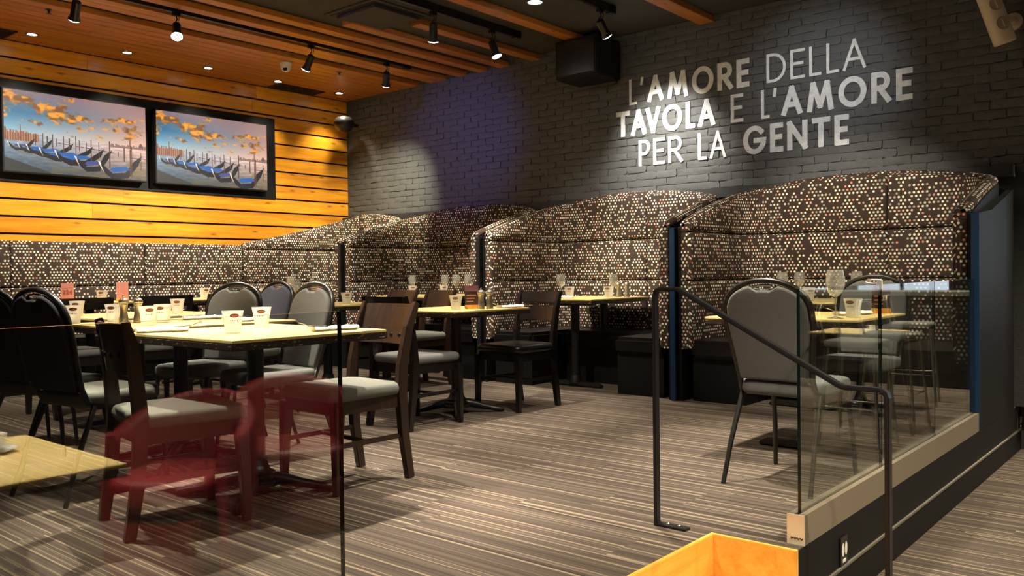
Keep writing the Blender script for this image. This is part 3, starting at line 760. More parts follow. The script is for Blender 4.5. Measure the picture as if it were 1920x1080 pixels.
track(-2.3, -2.5, 5.2, 'black lighting track above the near dining tables')
track(1.0, -1.5, 4.5, 'black lighting track above the lower floor')
WARM = (1, .91, .76)
def head(x, y, target, power, label, size=50, col=WARM, glow='lamp_glow', blend=.6):
    t = thing('track_light', label, 'spotlight', (x, y, ZC-.012), 0, 'track spotlights')
    d = (Vector(target)-Vector((x, y, ZC-.16))).normalized(); tilt = d.to_track_quat('-Z', 'Y').to_matrix().to_4x4()
    q = MB(); q.box((-.02, -.03, -.03), (.02, .03, 0)); q.obj('adapter', M['black_plastic'], t, bevel=.004)
    q = MB(); q.tube([(0, 0, -.03), (.012, 0, -.06), (-.012, 0, -.08), (0, 0, -.11)], .006, 8); q.tube([(.0, .02, -.03), (.03, .01, -.05), (.03, 0, -.08), (.012, 0, -.10)], .003, 6); q.obj('stem', M['black_metal'], t, 40)
    T = Matrix.Translation(Vector((0, 0, -.11))) @ tilt
    q = MB(); q.lathe([(.012, .02), (.031, .012), (.034, 0), (.034, -.105), (.042, -.125), (.046, -.135)], 20).xf(T); q.obj('can', M['black_metal'], t, 40)
    q = MB(); q.lathe([(.044, -.136), (.04, -.141), (.02, -.145)], 20).xf(T); q.obj('lens', M[glow], t, 40)
    L = Vector((x, y, ZC-.012))+(T @ Vector((0, 0, -.16)))
    spot('track_light_beam', L, L+d, power, size, blend, col, t)
    return t
# heads seen in the picture
head(-6.69, 2.86, (-8.5, 3.2, 1.0), P_TABLE*.85, 'track spotlight at the top left above the left television', 90)
head(-6.69, 3.66, (-5.2, 2.9, .7), P_TABLE*.8, 'track spotlight with bright flare left of the pine slats')
head(-6.71, 5.03, (-8.3, 5.0, 1.0), P_TABLE*.85, 'slim track spotlight beside the white dome camera', 88)
head(-6.71, 5.98, (-7.95, 6.9, 1.5), P_TABLE*1.0, 'track spotlight nearest the dark brick corner', 66, (1, .95, .68), 'lamp_glow', 1.0)
head(-5.11, 5.08, (-6.0, 5.9, .7), P_TABLE, 'bright track spotlight below the square air vent')
head(-5.11, 5.82, (-4.4, 6.2, .7), P_TABLE, 'track spotlight at the end of the middle track')
head(-4.03, 5.96, (-4.0, 6.98, 2.0), P_TEXT, 'track spotlight aimed at the wall lettering', 66, (1, .97, .88), 'lamp_glow', 1.0)
# unseen heads above and behind the frame, put in to light the tables
head(-5.11, 3.55, (-4.5, 2.5, .7), P_TABLE, 'track spotlight over the table with the pepper mills')
head(-5.11, 1.6, (-5.7, 2.6, .7), P_TABLE*.8, 'track spotlight over the far left foreground chairs')
head(-4.03, 4.25, (-4.2, 4.5, .7), P_TABLE*1.1, 'track spotlight straight over the table with menu stand')
head(-4.03, 3.0, (-3.35, 2.25, .7), P_TABLE*1.9, 'track spotlight over the nearest square table')
head(-4.03, 1.3, (-3.6, 2.15, .7), P_TABLE*1.1, 'track spotlight behind the nearest square table')
head(-2.3, 4.6, (-1.8, 4.6, .7), P_TABLE, 'track spotlight over the table behind the balustrade')
head(-2.3, 3.4, (-2.6, 3.8, 0), P_TABLE*1.4, 'track spotlight over the open carpet by the handrail', 66)
head(-2.3, 4.2, (-2.35, 6.5, 1.0), P_TABLE*.9, 'track spotlight aimed into the largest booth')
head(-2.3, 4.95, (-2.6, 6.98, 2.42), 70, 'added cool track spotlight aimed at the right half of the lettering', 50, (.86, .93, 1), 'lamp_glow', 1.0)  # weak unseen head added to brighten this part of the lettering
head(-2.3, 1.9, (-1.4, 2.9, -.2), P_TABLE*.5, 'track spotlight over the pine stair notch')
head(-4.03, 3.6, (-4.3, 6.5, .9), P_TABLE*.55, 'track spotlight aimed into the booth behind the black chair')
head(-5.11, 2.4, (-5.9, 4.6, .8), P_TABLE*.6, 'track spotlight over the wine glass table')
head(1.0, .9, (.55, .95, 0), P_TABLE*3.6, 'added track spotlight over the lower maple table', 60)  # unseen head added so the table reflects brightly in the glass screen
head(1.0, 3.2, (1.35, 2.3, .1), P_TABLE*.5, 'added track spotlight over the red tub chairs', 60)  # unseen head added so the red reflection shows up
head(-5.11, 3.0, (-6.6, 6.98, 2.42), P_BLUE*.8, 'blue gelled track spotlight aimed at the brick wall', 31, (.22, .25, 1), 'lamp_glow', 1.0)
def recess(x, y, label, z, power, size=110, rad=.045, mat='down_glow', tgt=None):
    t = thing('downlight', label, 'downlight', (x, y, z), 0, 'recessed ceiling downlights')
    q = MB(); q.lathe([(rad+.014, .0), (rad+.014, -.004), (rad, -.005), (rad, .0)], 24, caps=False); q.obj('trim_ring', M['gunmetal'], t, 40)
    q = MB(); q.lathe([(rad, -.001), (rad*.7, -.004), (.004, -.007)], 24); q.obj('lens', M[mat], t, 40)
    spot('downlight_beam', (x, y, z-.02), tgt or (x, y, 0), power, size, .7, (1, .9, .69), t, .04)
nm = ('leftmost', 'second', 'middle', 'fourth', 'rightmost')
for k in range(5): recess(-8.27, 3.14+.866*k, '%s of the five downlights washing the pine wall' % nm[k], ZC-.0005, P_WALLWASH*(1.4 if k == 4 else 1), 84, .04, 'down_glow', (-8.50, 3.14+.866*k, 1.0))
for y, lb in ((-.3, 'fourth downlight left of the televisions on the pine wall'), (.55, 'third downlight left of the televisions on the pine wall'), (1.4, 'second downlight left of the televisions on the pine wall'), (2.28, 'first downlight left of the televisions on the pine wall')): recess(-8.27, y, lb, ZC-.0005, P_WALLWASH, 84, .04, 'down_glow', (-8.50, y, 1.0))
recess(-4.45, 5.62, 'glowing round ceiling downlight left of the lettering spotlight', ZC+.054, P_DOWN, 120, .06)
recess(-5.62, 4.22, 'glowing round ceiling downlight at the top edge before the air vent', ZC+.054, P_DOWN, 120, .06)
for x, y, lb in ((-2.9, 2.2, 'ceiling downlight over the near foreground'), (-2.9, 4.3, 'ceiling downlight over the central carpet'), (-5.6, 1.6, 'ceiling downlight over the left tables'), (-4.45, 3.0, 'ceiling downlight over the middle tables'),
                 (.6, 4.6, 'ceiling downlight over the lower carpet'), (.6, 2.4, 'ceiling downlight over the lower carpet by the stair'), (.7, 1.0, 'ceiling downlight over the lower pine table'), (.4, 7.5, 'ceiling downlight over the far lower room'), (2.2, 9.5, 'ceiling downlight over the far bar stools'), (-.2, 10.0, 'ceiling downlight over the far passage')):
    recess(x, y, lb, ZC+.054, P_BACK if x > -1 else P_DOWN, 120, .06)
# corner speaker throwing a round shadow, with a narrow light on the brick corner
t = thing('dome_speaker', 'dark round wall speaker in the corner of pine and brick', 'speaker', (-8.33, 6.72, 2.86))
q = MB(); q.lathe([(.02, -.10), (.07, -.085), (.105, -.05), (.125, 0), (.118, .045), (.085, .08), (.03, .095)], 24); q.obj('body', M['gunmetal'], t, 60)
q = MB(); q.tube([(0, .05, .0), (-.05, .2, .01), (-.08, .27, .02)], .022, 8); q.obj('bracket', M['black_metal'], t, 40)
t = thing('security_camera', 'white dome security camera on the pine ceiling', 'camera', (-7.5, 5.3, ZC-.001))
q = MB(); q.lathe([(.062, 0), (.062, -.02), (.05, -.06), (.035, -.085), (.012, -.095)], 20); q.obj('housing', M['white_plastic'], t, 50)
q = MB(); q.lathe([(.001, -.022), (.018, -.018), (.024, 0), (.018, .01)], 14).xf(Matrix.Translation((.03, -.03, -.066)) @ Matrix.Rotation(R(30), 4, 'Z') @ Matrix.Rotation(R(35), 4, 'X')); q.obj('lens', M['black_plastic'], t, 50)
def vent(x0, x1, y0, y1, z, label, slats=7):
    t = thing('air_vent', label, 'vent', ((x0+x1)/2, (y0+y1)/2, z)); w, h = (x1-x0)/2, (y1-y0)/2
    q = MB()
    for a, c in (((-w, -h, -.01), (w, -h+.015, 0)), ((-w, h-.015, -.01), (w, h, 0)), ((-w, -h, -.01), (-w+.015, h, 0)), ((w-.015, -h, -.01), (w, h, 0))): q.box(a, c)
    q.obj('frame', M['black_metal'], t); q = MB(); q.box((-w+.01, -h+.01, -.003), (w-.01, h-.01, -.0005)); q.obj('duct', M['black_plastic'], t)
    for k in range(slats):
        x = -w+.02+(2*w-.04)*(k+.5)/slats; q = MB(); q.box((x-.008, -h+.015, -.009), (x+.003, h-.015, -.005)); q.obj('slat', M['black_metal'], t)
vent(-8.58, -8.33, 5.80, 6.44, ZC-.001, 'long black air vent in the pine ceiling near the brick corner')
vent(-8.58, -8.27, 2.3, 3.02, ZC-.001, 'black air vent in the pine ceiling at the left edge')
t = thing('ceiling_cassette', 'square dark ceiling air diffuser panel between the slats', 'air diffuser', (-5.68, 4.97, ZC+.055))
q = MB(); q.box((-.33, -.33, -.012), (.33, .33, 0)); q.obj('frame', M['black_ceiling'], t, bevel=.003)
q = MB(); q.box((-.29, -.29, -.0155), (.29, .29, -.012)); q.obj('gap', M['black_plastic'], t)
q = MB(); q.box((-.25, -.25, -.04), (.25, .25, -.016)); q.obj('face_panel', M['black_ceiling'], t, bevel=.004)
for x, y, lb in ((-7.42, 5.93, 'sprinkler head on the pine ceiling right of the dome camera'), (-7.42, 2.95, 'sprinkler head on the pine ceiling at the top left')):
    t = thing('sprinkler', lb, 'sprinkler', (x, y, ZC-.0008), 0, 'ceiling sprinkler heads')
    q = MB(); q.lathe([(.026, 0), (.026, -.004), (.008, -.006), (.008, -.03)], 12); q.obj('body', M['gunmetal'], t, 40)
    q = MB(); q.lathe([(.02, -.03), (.022, -.033)], 12); q.obj('deflector', M['gunmetal'], t)
t = thing('loudspeaker', 'large black box loudspeaker hung high on the brick wall', 'speaker', (-4.70, 6.74, 2.83))
q = MB(); q.box((-.24, -.20, 0), (.24, .20, .37)); q.obj('cabinet', M['black_plastic'], t, bevel=.012)
q = MB(); q.box((-.21, -.208, .03), (.21, -.201, .34)); q.obj('grille', M['black_metal'], t)
q = MB(); q.box((-.08, .195, .12), (.08, .245, .28)); q.obj('bracket', M['black_metal'], t)
t = thing('satellite_speaker', 'slim cream satellite speaker tilted at the top right', 'speaker', (-1.262, 6.70, 2.77)); t.scale = (1.15, 1.15, 1.12)
q = MB(); q.pad([(.075*math.cos(a)*(1 if abs(math.cos(a)) < .8 else .9), .05*math.sin(a)) for a in [2*math.pi*k/20 for k in range(20)]], -.21, .30, .012); TT = Matrix.Rotation(R(40), 4, 'Z') @ Matrix.Rotation(R(-20), 4, 'Y') @ Matrix.Rotation(R(0), 4, 'X'); q.xf(TT); q.obj('body', M['cream_plastic'], t, 40)
for zz in (-.09, .035):
    q = MB(); q.lathe([(.042, .0495), (.040, .0515), (.03, .0500), (.01, .0485)], 20).xf(TT @ Matrix.Translation((0, 0, zz)) @ Matrix.Rotation(R(90), 4, 'X')); q.obj('driver_cone', plain('cone_grey', lin(150, 138, 122), .7), t, 40)
q = MB(); q.lathe([(.055, 0), (.055, .012), (.03, .016), (.02, .08)], 20).xf(Matrix.Translation((.06, .255, -.02)) @ Matrix.Rotation(R(90), 4, 'X')); q.tube([(.05, .2, -.02), (.03, .1, 0), (0, .03, .02)], .016, 8); q.obj('wall_mount', M['cream_plastic'], t, 40)

# ================================================================== furniture
def make_table(name, w, d, h, label, loc, rz=0, base='cast', peds=((0, 0),)):
    t = thing(name, label, 'table', loc, rz)
    q = MB(); q.box((-w/2+.004, -d/2+.004, h-.012), (w/2-.004, d/2-.004, h)); q.obj('tabletop', M['maple'], t, bevel=.002)
    q = MB(); q.box((-w/2, -d/2, h-.042), (w/2, d/2, h-.0125)); q.obj('edge_band', M['dark_edge'], t, bevel=.004)
    for px, py in peds:
        q = MB(); q.box((-.2+px, -.03+py, h-.06), (.2+px, .03+py, h-.042)); q.box((-.03+px, -.2+py, h-.06), (.03+px, .2+py, h-.042)); q.obj('spider_plate', M['black_metal'], t)
        q = MB(); q.lathe([(.042, .1), (.038, .15), (.038, h-.06)], 20, (px, py, 0)); q.obj('column', M['black_metal'], t, 40)
        q = MB()
        if base == 'cast': q.lathe([(.10, .045), (.10, .06), (.085, .068), (.088, .08), (.072, .09), (.075, .102), (.058, .115), (.05, .14), (.044, .16)], 24, (px, py, 0))
        else: q.lathe([(.06, .03), (.055, .06), (.042, .1)], 20, (px, py, 0))
        q.obj('base_hub', M['black_metal'], t, 50)
        for k in range(4):
            a = math.pi/4+k*math.pi/2 if base == 'cast' else k*math.pi/2
            if base == 'bar' and k % 2: continue
            ca, sa = math.cos(a), math.sin(a)
            if base == 'bar':
                q = MB(); q.bar([(px-.27, py, .012), (px-.23, py, .025), (px+.23, py, .025), (px+.27, py, .012)], .055, [.02, .035, .035, .02], axis=Vector((0, 1, 0))); q.obj('foot', M['gunmetal'], t, 0, .004)
                break
            Lf = min(w, d)*.42
            q = MB(); q.tube([(px+ca*r_, py+sa*r_, z_) for r_, z_ in ((.05, .075), (.12, .065), (Lf*.6, .045), (Lf*.85, .028), (Lf, .02), (Lf+.03, .018))], [.03, .028, .022, .018, .02, .012], 10); q.obj('foot', M['black_metal'], t, 50)
    return t
make_table('dining_table', .92, .80, .75, 'nearest square maple table behind the left glass screen', (-3.43, 2.23, 0), 0)
make_table('dining_table', .90, .90, .757, 'square maple table with pepper mills, left of the nearest table', (-4.41, 2.40, 0), 0)
make_table('dining_table', .92, .90, .757, 'square maple table at the far left edge behind the blue grey chair', (-5.6, 2.75, 0), 0)
make_table('dining_table', .74, .80, .752, 'small maple table with menu stand in the middle of the carpet', (-4.27, 4.43, 0), 0)
make_table('dining_table', .76, .92, .757, 'maple table with wine glasses behind the grey stacking chairs', (-5.92, 4.56, 0), 0)
make_table('dining_table', .82, .82, .75, 'square maple table seen through the balustrade glass', (-1.80, 4.66, 0), 0, 'bar')
make_table('booth_table', .72, .94, .775, 'maple booth table with two pedestals behind the black chair', (-4.42, 6.30, 0), 0, 'bar', ((0, -.2), (0, .25)))
make_table('booth_table', .72, .94, .785, 'maple booth table in the second booth from the pine wall', (-6.40, 6.30, 0), 0, 'bar', ((0, -.2), (0, .25)))
make_table('booth_table', .72, .94, .775, 'maple booth table inside the largest booth', (-2.35, 6.27, 0), 0, 'bar', ((0, -.2), (0, .25)))
make_table('booth_table', .72, .94, .785, 'maple booth table in the corner booth', (-7.62+.02, 5.2, 0), 0, 'bar', ((0, -.2), (0, .25)))
make_table('banquette_table', .75, .66, .80, 'maple banquette table far left, beyond the blue grey chair', (-7.45, 2.15, 0), 0)
make_table('banquette_table', .75, .66, .80, 'maple banquette table with the red number card', (-7.45, 3.24, 0), 0)
make_table('banquette_table', .75, .66, .80, 'maple banquette table left of the corner booth', (-7.45, 4.2, 0), 0)

def rrect(w, d, r, n=5, taper=0):
    out = []
    for cx, cy, a0 in ((w/2-r, d/2-r, 0), (-w/2+r, d/2-r, 90), (-w/2+r, -d/2+r, 180), (w/2-r, -d/2+r, 270)):
        for k in range(n+1):
            a = R(a0+90*k/n); out.append((cx+r*math.cos(a), cy+r*math.sin(a)))
    if taper: out = [(x*(1-taper*(.5-y/d)), y) for x, y in out]
    return out
def make_wood_chair(label, wm, sm, style='panel', lean=1.0, top=.862):
    t = thing('wooden_chair', label, 'chair', (0, 0, 0))
    W2 = .19
    for s in (-1, 1):
        q = MB(); q.bar([(s*(W2+.003), -.25, 0), (s*(W2+.003), -.215, .22), (s*(W2+.003), -.20, .44), (s*(W2+.003), -.21, .56), (s*(W2+.006), -.21-.03*lean, .74), (s*(W2+.008), -.21-.07*lean, top)], [.034, .036, .038, .036, .032, .026], [.042, .048, .056, .052, .044, .03]); q.obj('leg', wm, t, 0, .003)
        q = MB(); q.bar([(s*(W2+.022), .20, 0), (s*(W2+.02), .195, .2), (s*(W2+.015), .185, .40)], [.032, .042, .054], [.032, .042, .054]); q.obj('leg', wm, t, 0, .004)
    q = MB(); q.box((-W2, .175, .36), (W2, .20, .425)); q.box((-W2, -.21, .36), (W2, -.19, .425))
    for s in (-1, 1): q.box((s*W2-.012, -.2, .36), (s*W2+.012, .19, .425))
    q.obj('apron', wm, t)
    for s in (-1, 1):
        q = MB(); q.box((s*W2-.009, -.2, .205), (s*W2+.009, .19, .228)); q.obj('stretcher', wm, t, 0, .003)
    q = MB(); q.box((-W2, -.01, .208), (W2, .01, .225)); q.obj('stretcher', wm, t, 0, .003)
    q = MB(); q.pad(rrect(.45, .44, .06, 5, .06), .418, .478, .028, 5); q.obj('seat', sm, t, 60)
    def curved(z0, z1, th=.016):
        q = MB(); vs = []; fs = []; n = 12
        ly = lambda z: -.208-.072*lean*max(0, (z-.56)/.302)**1.1
        for i in range(n+1):
            u = i/n*2-1; x = u*(W2+.004); bow = -.034*(1-u*u)
            for z, o_ in ((z0, 0), (z1+.008*(1-u*u)*0, 0), (z1, th), (z0, th)): vs.append((x, ly(z)+bow-o_+.008, z))
        for i in range(n):
            for k in range(4): fs.append((i*4+k, (i+1)*4+k, (i+1)*4+(k+1) % 4, i*4+(k+1) % 4))
        fs += [(0, 1, 2, 3), tuple(n*4+k for k in (3, 2, 1, 0))]
        return q.add(vs, fs)
    if style == 'panel':
        bp_ = curved(top-.207, top-.009).obj('backrest', wm, t, 40, .003)
        for i in range(4):
            u = -.6+i*.4; q = MB(); q.lathe([(.011, 0), (.011, .003), (.006, .005)], 12).xf(Matrix.Translation((u*W2, -.208-.072*lean*((.70-.56)/.302)**1.1-.034*(1-u*u)+.009, .70)) @ Matrix.Rotation(R(-90), 4, 'X')); q.obj('bolt', M['black_metal'], bp_)
            q = MB(); q.lathe([(.011, 0), (.011, .003), (.006, .005)], 12).xf(Matrix.Translation((u*W2, -.208-.072*lean*((.70-.56)/.302)**1.1-.034*(1-u*u)-.010, .70)) @ Matrix.Rotation(R(90), 4, 'X')); q.obj('bolt', M['black_metal'], bp_)
    else:
        curved(.775, .86).obj('top_rail', wm, t, 40, .003); curved(.635, .745).obj('lower_rail', wm, t, 40, .003)
    return t
def place(root, x, y, rz): root.location = (x, y, 0); root.rotation_euler = (0, 0, R(rz)); return root
# wooden chairs (local front = +Y)
w1 = place(make_wood_chair('dark brown wooden chair with grey seat, nearest the camera behind the left glass screen', M['brown_wood'], M['seat_fabric'], 'panel', .6, .836), -3.335, 1.80, -11)
w1['group'] = 'wooden dining chairs'
w2 = place(make_wood_chair('dark brown wooden chair facing the nearest table from the right', M['brown_wood'], M['seat_fabric'], 'panel', 1.35), -3.30, 2.63, 178); w2['group'] = 'wooden dining chairs'
w3 = place(make_wood_chair('black wooden chair with grey seat drawn up to the menu stand table', M['black_wood'], M['grey_fabric'], 'rails'), -4.19, 3.96, 0); w3['group'] = 'wooden dining chairs'
w4 = place(make_wood_chair('black wooden chair with glossy black seat beside the menu stand table', M['black_wood'], M['black_vinyl'], 'rails'), -4.10, 4.90, 176); w4['group'] = 'wooden dining chairs'
dup(w2, (-6.1, 5.30, 0), R(176), 'brown wooden chair at the far left corner of the wine glass table')
dup(w2, (-5.63, 5.32, 0), R(172), 'brown wooden chair at the far right corner of the wine glass table')
dup(w3, (-6.62, 3.90, 0), R(92), 'black wooden chair right of the two behind the tumblers, near the grey chair')
dup(w3, (-6.62, 3.36, 0), R(88), 'black wooden chair left of the two behind the pepper mills')
dup(w3, (-6.62, 2.72, 0), R(90), 'black wooden chair beside the red table number card')
dup(w3, (-6.62, 4.42, 0), R(94), 'black wooden chair between the two grey stacking chairs')
dup(w3, (-5.92, 3.95, 0), R(2), 'black wooden chair at the near end of the wine glass table')
def make_stack_chair(label, fm, bm_, sm):
    t = thing('stacking_chair', label, 'chair', (0, 0, 0), 0, 'grey padded stacking chairs')
    ly = lambda z: -.205-(z-.5)*.23
    # arch frame
    P = []
    for s in (-1, 1):
        side = [(s*.188, .15, .425), (s*.188, -.10, .425), (s*.183, -.175, .44), (s*.178, ly(.5)+.004, .50), (s*.192, ly(.62), .62), (s*.212, ly(.75), .75), (s*.208, ly(.83), .83)]
        P.append(side)
    top = [(.205*math.cos(a), ly(.83+.125*math.sin(a)), .83+.125*math.sin(a)) for a in [math.pi*k/16 for k in range(1, 16)]]
    path = P[1]+top+P[0][::-1]
    q = MB(); q.tube(path, .013, 10); q.obj('back_frame', fm, t, 60)
    outline = [(s, z) for s, z in [(.165, .49), (.18, .62), (.198, .75), (.194, .83)]]+[(.19*math.cos(a), .83+.108*math.sin(a)) for a in [math.pi*k/16 for k in range(1, 16)]]+[(-.194, .83), (-.198, .75), (-.18, .62), (-.165, .49)]
    # notch for the hand hold
    outline = [(x, z-(.026 if abs(x) < .05 and z > .9 else 0)) for x, z in outline]
    q = MB(); q.pad(outline, -.026, .026, .016, 4, 0, lambda v: (v[0], ly(v[1])+v[2], v[1])); q.obj('backrest', bm_, t, 60)
    q = MB(); q.tube([(.055*math.cos(a), ly(.925)-.0, .922+.011*math.sin(a)) for a in [2*math.pi*k/16 for k in range(16)]], .006, 8, 0, True); q.obj('handle', M['chrome'], t, 60)
    q = MB(); q.pad(rrect(.43, .43, .09, 6, .08), .418, .486, .026, 5); q.obj('seat', sm, t, 60)
    for s in (-1, 1):
        q = MB(); q.tube([(s*.212, -.31, 0), (s*.203, -.245, .2), (s*.19, -.15, .425)], [.011, .012, .013], 10); q.obj('leg', fm, t, 60)
        q = MB(); q.tube([(s*.205, .215, 0), (s*.198, .20, .2), (s*.188, .16, .425)], [.011, .012, .013], 10); q.obj('leg', fm, t, 60)
    q = MB(); q.tube([(-.188, .15, .415), (.188, .15, .415)], .01, 8); q.tube([(-.188, -.12, .415), (.188, -.12, .415)], .01, 8); q.obj('crossbar', fm, t, 60)
    return t
c4 = place(make_stack_chair('grey padded stacking chair behind the handrail', M['gunmetal'], M['grey_fabric'], M['grey_fabric']), -1.60, 3.99, -3)
dup(c4, (-1.68, 5.12, 0), R(178), 'grey padded stacking chair seen through the balustrade glass')
dup(c4, (-4.08, 2.74, 0), R(176), 'grey padded stacking chair between the pepper mill and wine glass tables, right one')
dup(c4, (-4.74, 2.72, 0), R(196), 'grey padded stacking chair beyond the pepper mill table, left one')
c1 = place(make_stack_chair('blue grey stacking chair with pale seat at the left edge', M['black_metal'], M['charcoal_fabric'], M['seat_fabric']), -4.14, 1.84, 9)
dup(c1, (-4.78, 1.86, 0), R(12), 'stacking chair with pale seat cut off at the left edge')
dup(c1, (-5.5, 2.0, 0), R(0), 'stacking chair with pale seat at the far left table')
dup(c1, (-5.45, 3.45, 0), R(180), 'stacking chair on the far side of the far left table')

# ================================================================== table ware
def make_tumbler(label):
    t = thing('tumbler', label, 'glass', (0, 0, 0), 0, 'printed glass tumblers')
    q = MB(); q.lathe([(.0005, 0), (.029, 0), (.030, .006), (.033, .035), (.0345, .05), (.042, .088), (.0405, .088), (.033, .05), (.0315, .035), (.028, .009), (.0005, .009)], 20, caps=False); q.obj('cup', M['tumbler'], t, 50)
    def wrap(r0, r1, z0, z1, a0, a1, mat, nm, n=10, ell=False):
        q = MB(); vs = []; fs = []
        for k in range(n+1):
            f = k/n; a = R(a0+(a1-a0)*f); e = math.sqrt(max(0, 1-(2*f-1)**2)) if ell else 1; zc = (z0+z1)/2
            for z in (zc-(z1-z0)/2*e, zc+(z1-z0)/2*e):
                rr = r0+(r1-r0)*(z-z0)/(z1-z0)+.0006; vs.append((rr*math.cos(a), rr*math.sin(a), z))
        fs = [(2*k, 2*k+2, 2*k+3, 2*k+1) for k in range(n)]
        q.add(vs, fs); q.obj(nm, mat, t)
    # oval mark and a row of script strokes facing the room
    for a0 in (-90, 90):
        wrap(.0372, .0401, .062, .078, a0-28, a0+28, M['print_dark'], 'oval_mark', 10, True)
        wrap(.0385, .0394, .068, .073, a0-18, a0+18, M['print_red'], 'oval_mark', 8, True)
        for k in range(5): wrap(.0345, .0352, .047, .0535, a0-26+k*11, a0-21+k*11, M['print_dark'], 'script_mark', 2)
    return t
def make_wine(label):
    t = thing('wine_glass', label, 'wine glass', (0, 0, 0), 0, 'wine glasses')
    q = MB(); q.lathe([(.0005, .092), (.012, .096), (.030, .112), (.040, .135), (.0425, .155), (.040, .18), (.0345, .21), (.0335, .21), (.039, .18), (.0413, .155), (.0388, .135), (.029, .114), (.0005, .097)], 22, caps=False); q.obj('bowl', M['wine_glass'], t, 60)
    q = MB(); q.lathe([(.006, .093), (.0038, .08), (.0036, .03), (.006, .008)], 12); q.obj('stem', M['wine_glass'], t, 60)
    q = MB(); q.lathe([(.036, 0), (.036, .0018), (.02, .004), (.006, .009)], 20); q.obj('foot', M['wine_glass'], t, 60)
    return t
def make_mill(label):
    t = thing('pepper_mill', label, 'mill', (0, 0, 0), 0, 'steel salt and pepper mills')
    q = MB(); q.lathe([(.026, 0), (.0265, .004), (.025, .012), (.026, .02), (.0235, .03), (.0205, .045), (.0185, .065), (.0195, .085), (.022, .097)], 20); q.obj('body', M['steel'], t, 60)
    q = MB(); q.lathe([(.0215, .0975), (.0235, .101), (.0215, .104), (.0265, .107), (.027, .116), (.022, .128), (.012, .134), (.004, .135)], 20); q.obj('head', M['steel'], t, 60)
    q = MB(); q.lathe([(.004, .134), (.003, .139), (.0065, .143), (.006, .149), (.002, .151)], 12); q.obj('knob', M['chrome'], t, 60)
    return t
def make_napkin(label):
    t = thing('cutlery_napkin', label, 'napkin', (0, 0, 0), 0, 'rolled napkins with cutlery')
    vs = []; fs = []; n = 10; m = 8; rr = random.Random(4)
    for i in range(n+1):
        for k in range(m):
            a = 2*math.pi*k/m; x = -.11+.22*i/n; vs.append((x+rr.uniform(-.003, .003), .038*math.cos(a)*(1+.2*math.sin(i*1.7)), max(.001, .011+.011*math.sin(a)*(1+.3*math.sin(i*2.3+k)))))
    for i in range(n):
        for k in range(m): fs.append((i*m+k, i*m+(k+1) % m, (i+1)*m+(k+1) % m, (i+1)*m+k))
    fs += [tuple(range(m-1, -1, -1)), tuple(n*m+k for k in range(m))]
    q = MB(); q.add(vs, fs); q.obj('napkin', M['napkin'], t, 60)
    q = MB(); q.bar([(-.05, .008, .022), (-.12, .008, .024), (-.135, .008, .028)], .006, .003, axis=Vector((0, 1, 0)))
    for k in range(4): q.tube([(-.132, .0-.001+k*.006, .028), (-.15, -.001+k*.006, .036), (-.172, -.001+k*.006, .042)], .0013, 5)
    q.obj('fork', M['chrome'], t)
    q = MB(); q.bar([(-.04, -.012, .022), (-.14, -.012, .026)], .015, .002, axis=Vector((0, 1, 0))); q.obj('knife', M['chrome'], t)
    return t
def make_menu(label, top, low, txt=None):
    t = thing('menu_stand', label, 'menu stand', (0, 0, 0), 0, None)
    q = MB(); q.box((-.05, -.02, 0), (.05, .02, .028)); q.obj('wood_block', M['pine_stair'], t, 0, .002)
    q = MB(); q.box((-.048, -.0018, .02), (.048, .0018, .165)); q.obj('card', M[low], t)
    q = MB(); q.box((-.048, -.0026, .125), (.048, .0026, .165)); q.obj('header_band', M[top], t)
    for k in range(3):
        for s in (-1, 1):
            q = MB(); q.box((-.036, s*.0022-.0004, .05+k*.022), (.012+.01*k, s*.0022+.0004, .056+k*.022)); q.obj('print_line', M['card_red'], t)
    if txt:
        cu = bpy.data.curves.new('txt', 'FONT'); cu.body = txt; cu.size = .05; cu.align_x = 'CENTER'; cu.extrude = .0004
        to = bpy.data.objects.new('txt', cu); COL.objects.link(to); dg = bpy.context.evaluated_depsgraph_get(); me = bpy.data.meshes.new_from_object(to.evaluated_get(dg)); bpy.data.objects.remove(to)
        me.materials.clear(); me.materials.append(M['print_red']); 
        o = inst('number_print', me, t, (0, -.0045, .075), (R(90), 0, 0))
    return t
ZT = {'t1': .75, 't2': .757, 't3': .752, 't7': .757, 't6': .75, 'b3': .775, 'b2': .785, 'b4': .775, 'b1': .785, 'q': .80, 'far': .757}
_first = {}
def put(kind, maker, x, y, z, label, rz=0, *a):
    key = (kind,)+a
    if key not in _first:
        o = maker(label, *a); _first[key] = o
        o.location = (x, y, z); o.rotation_euler = (0, 0, R(rz)); return o
    return dup(_first[key], (x, y, z+.0), R(rz), label)
def tum(x, y, z, l, rz=0):
    o = put('t', make_tumbler, x, y, z, l, math.degrees(math.atan2(-y, -x))+90+random.uniform(-25, 25)); o.scale = (1.13, 1.13, 1.13); return o
def win(x, y, z, l): return put('w', make_wine, x, y, z, l)
def mil(x, y, z, l): return put('m', make_mill, x, y, z, l)
def nap(x, y, z, l, rz=0): return put('n', make_napkin, x, y, z, l, rz)
z = ZT['t1']
tum(-3.40, 2.10, z, 'printed tumbler at the front of the nearest table'); tum(-3.66, 2.42, z, 'printed tumbler at the back of the nearest table')
nap(-3.14, 2.46, z, 'rolled napkin with fork at the right corner of the nearest table', 80); nap(-3.76, 1.96, z, 'rolled napkin with fork at the left corner of the nearest table', 250)
z = ZT['t2']
mil(-4.62, 2.19, z, 'steel pepper mill left of the pair on the second table'); mil(-4.57, 2.245, z, 'steel pepper mill right of the pair on the second table')
tum(-4.78, 2.21, z, 'printed tumbler just left of the pepper mill pair'); tum(-4.25, 2.14, z, 'printed tumbler just right of the pepper mill pair, in front'); tum(-4.44, 2.32, z, 'printed tumbler right of the pepper mills, behind another')
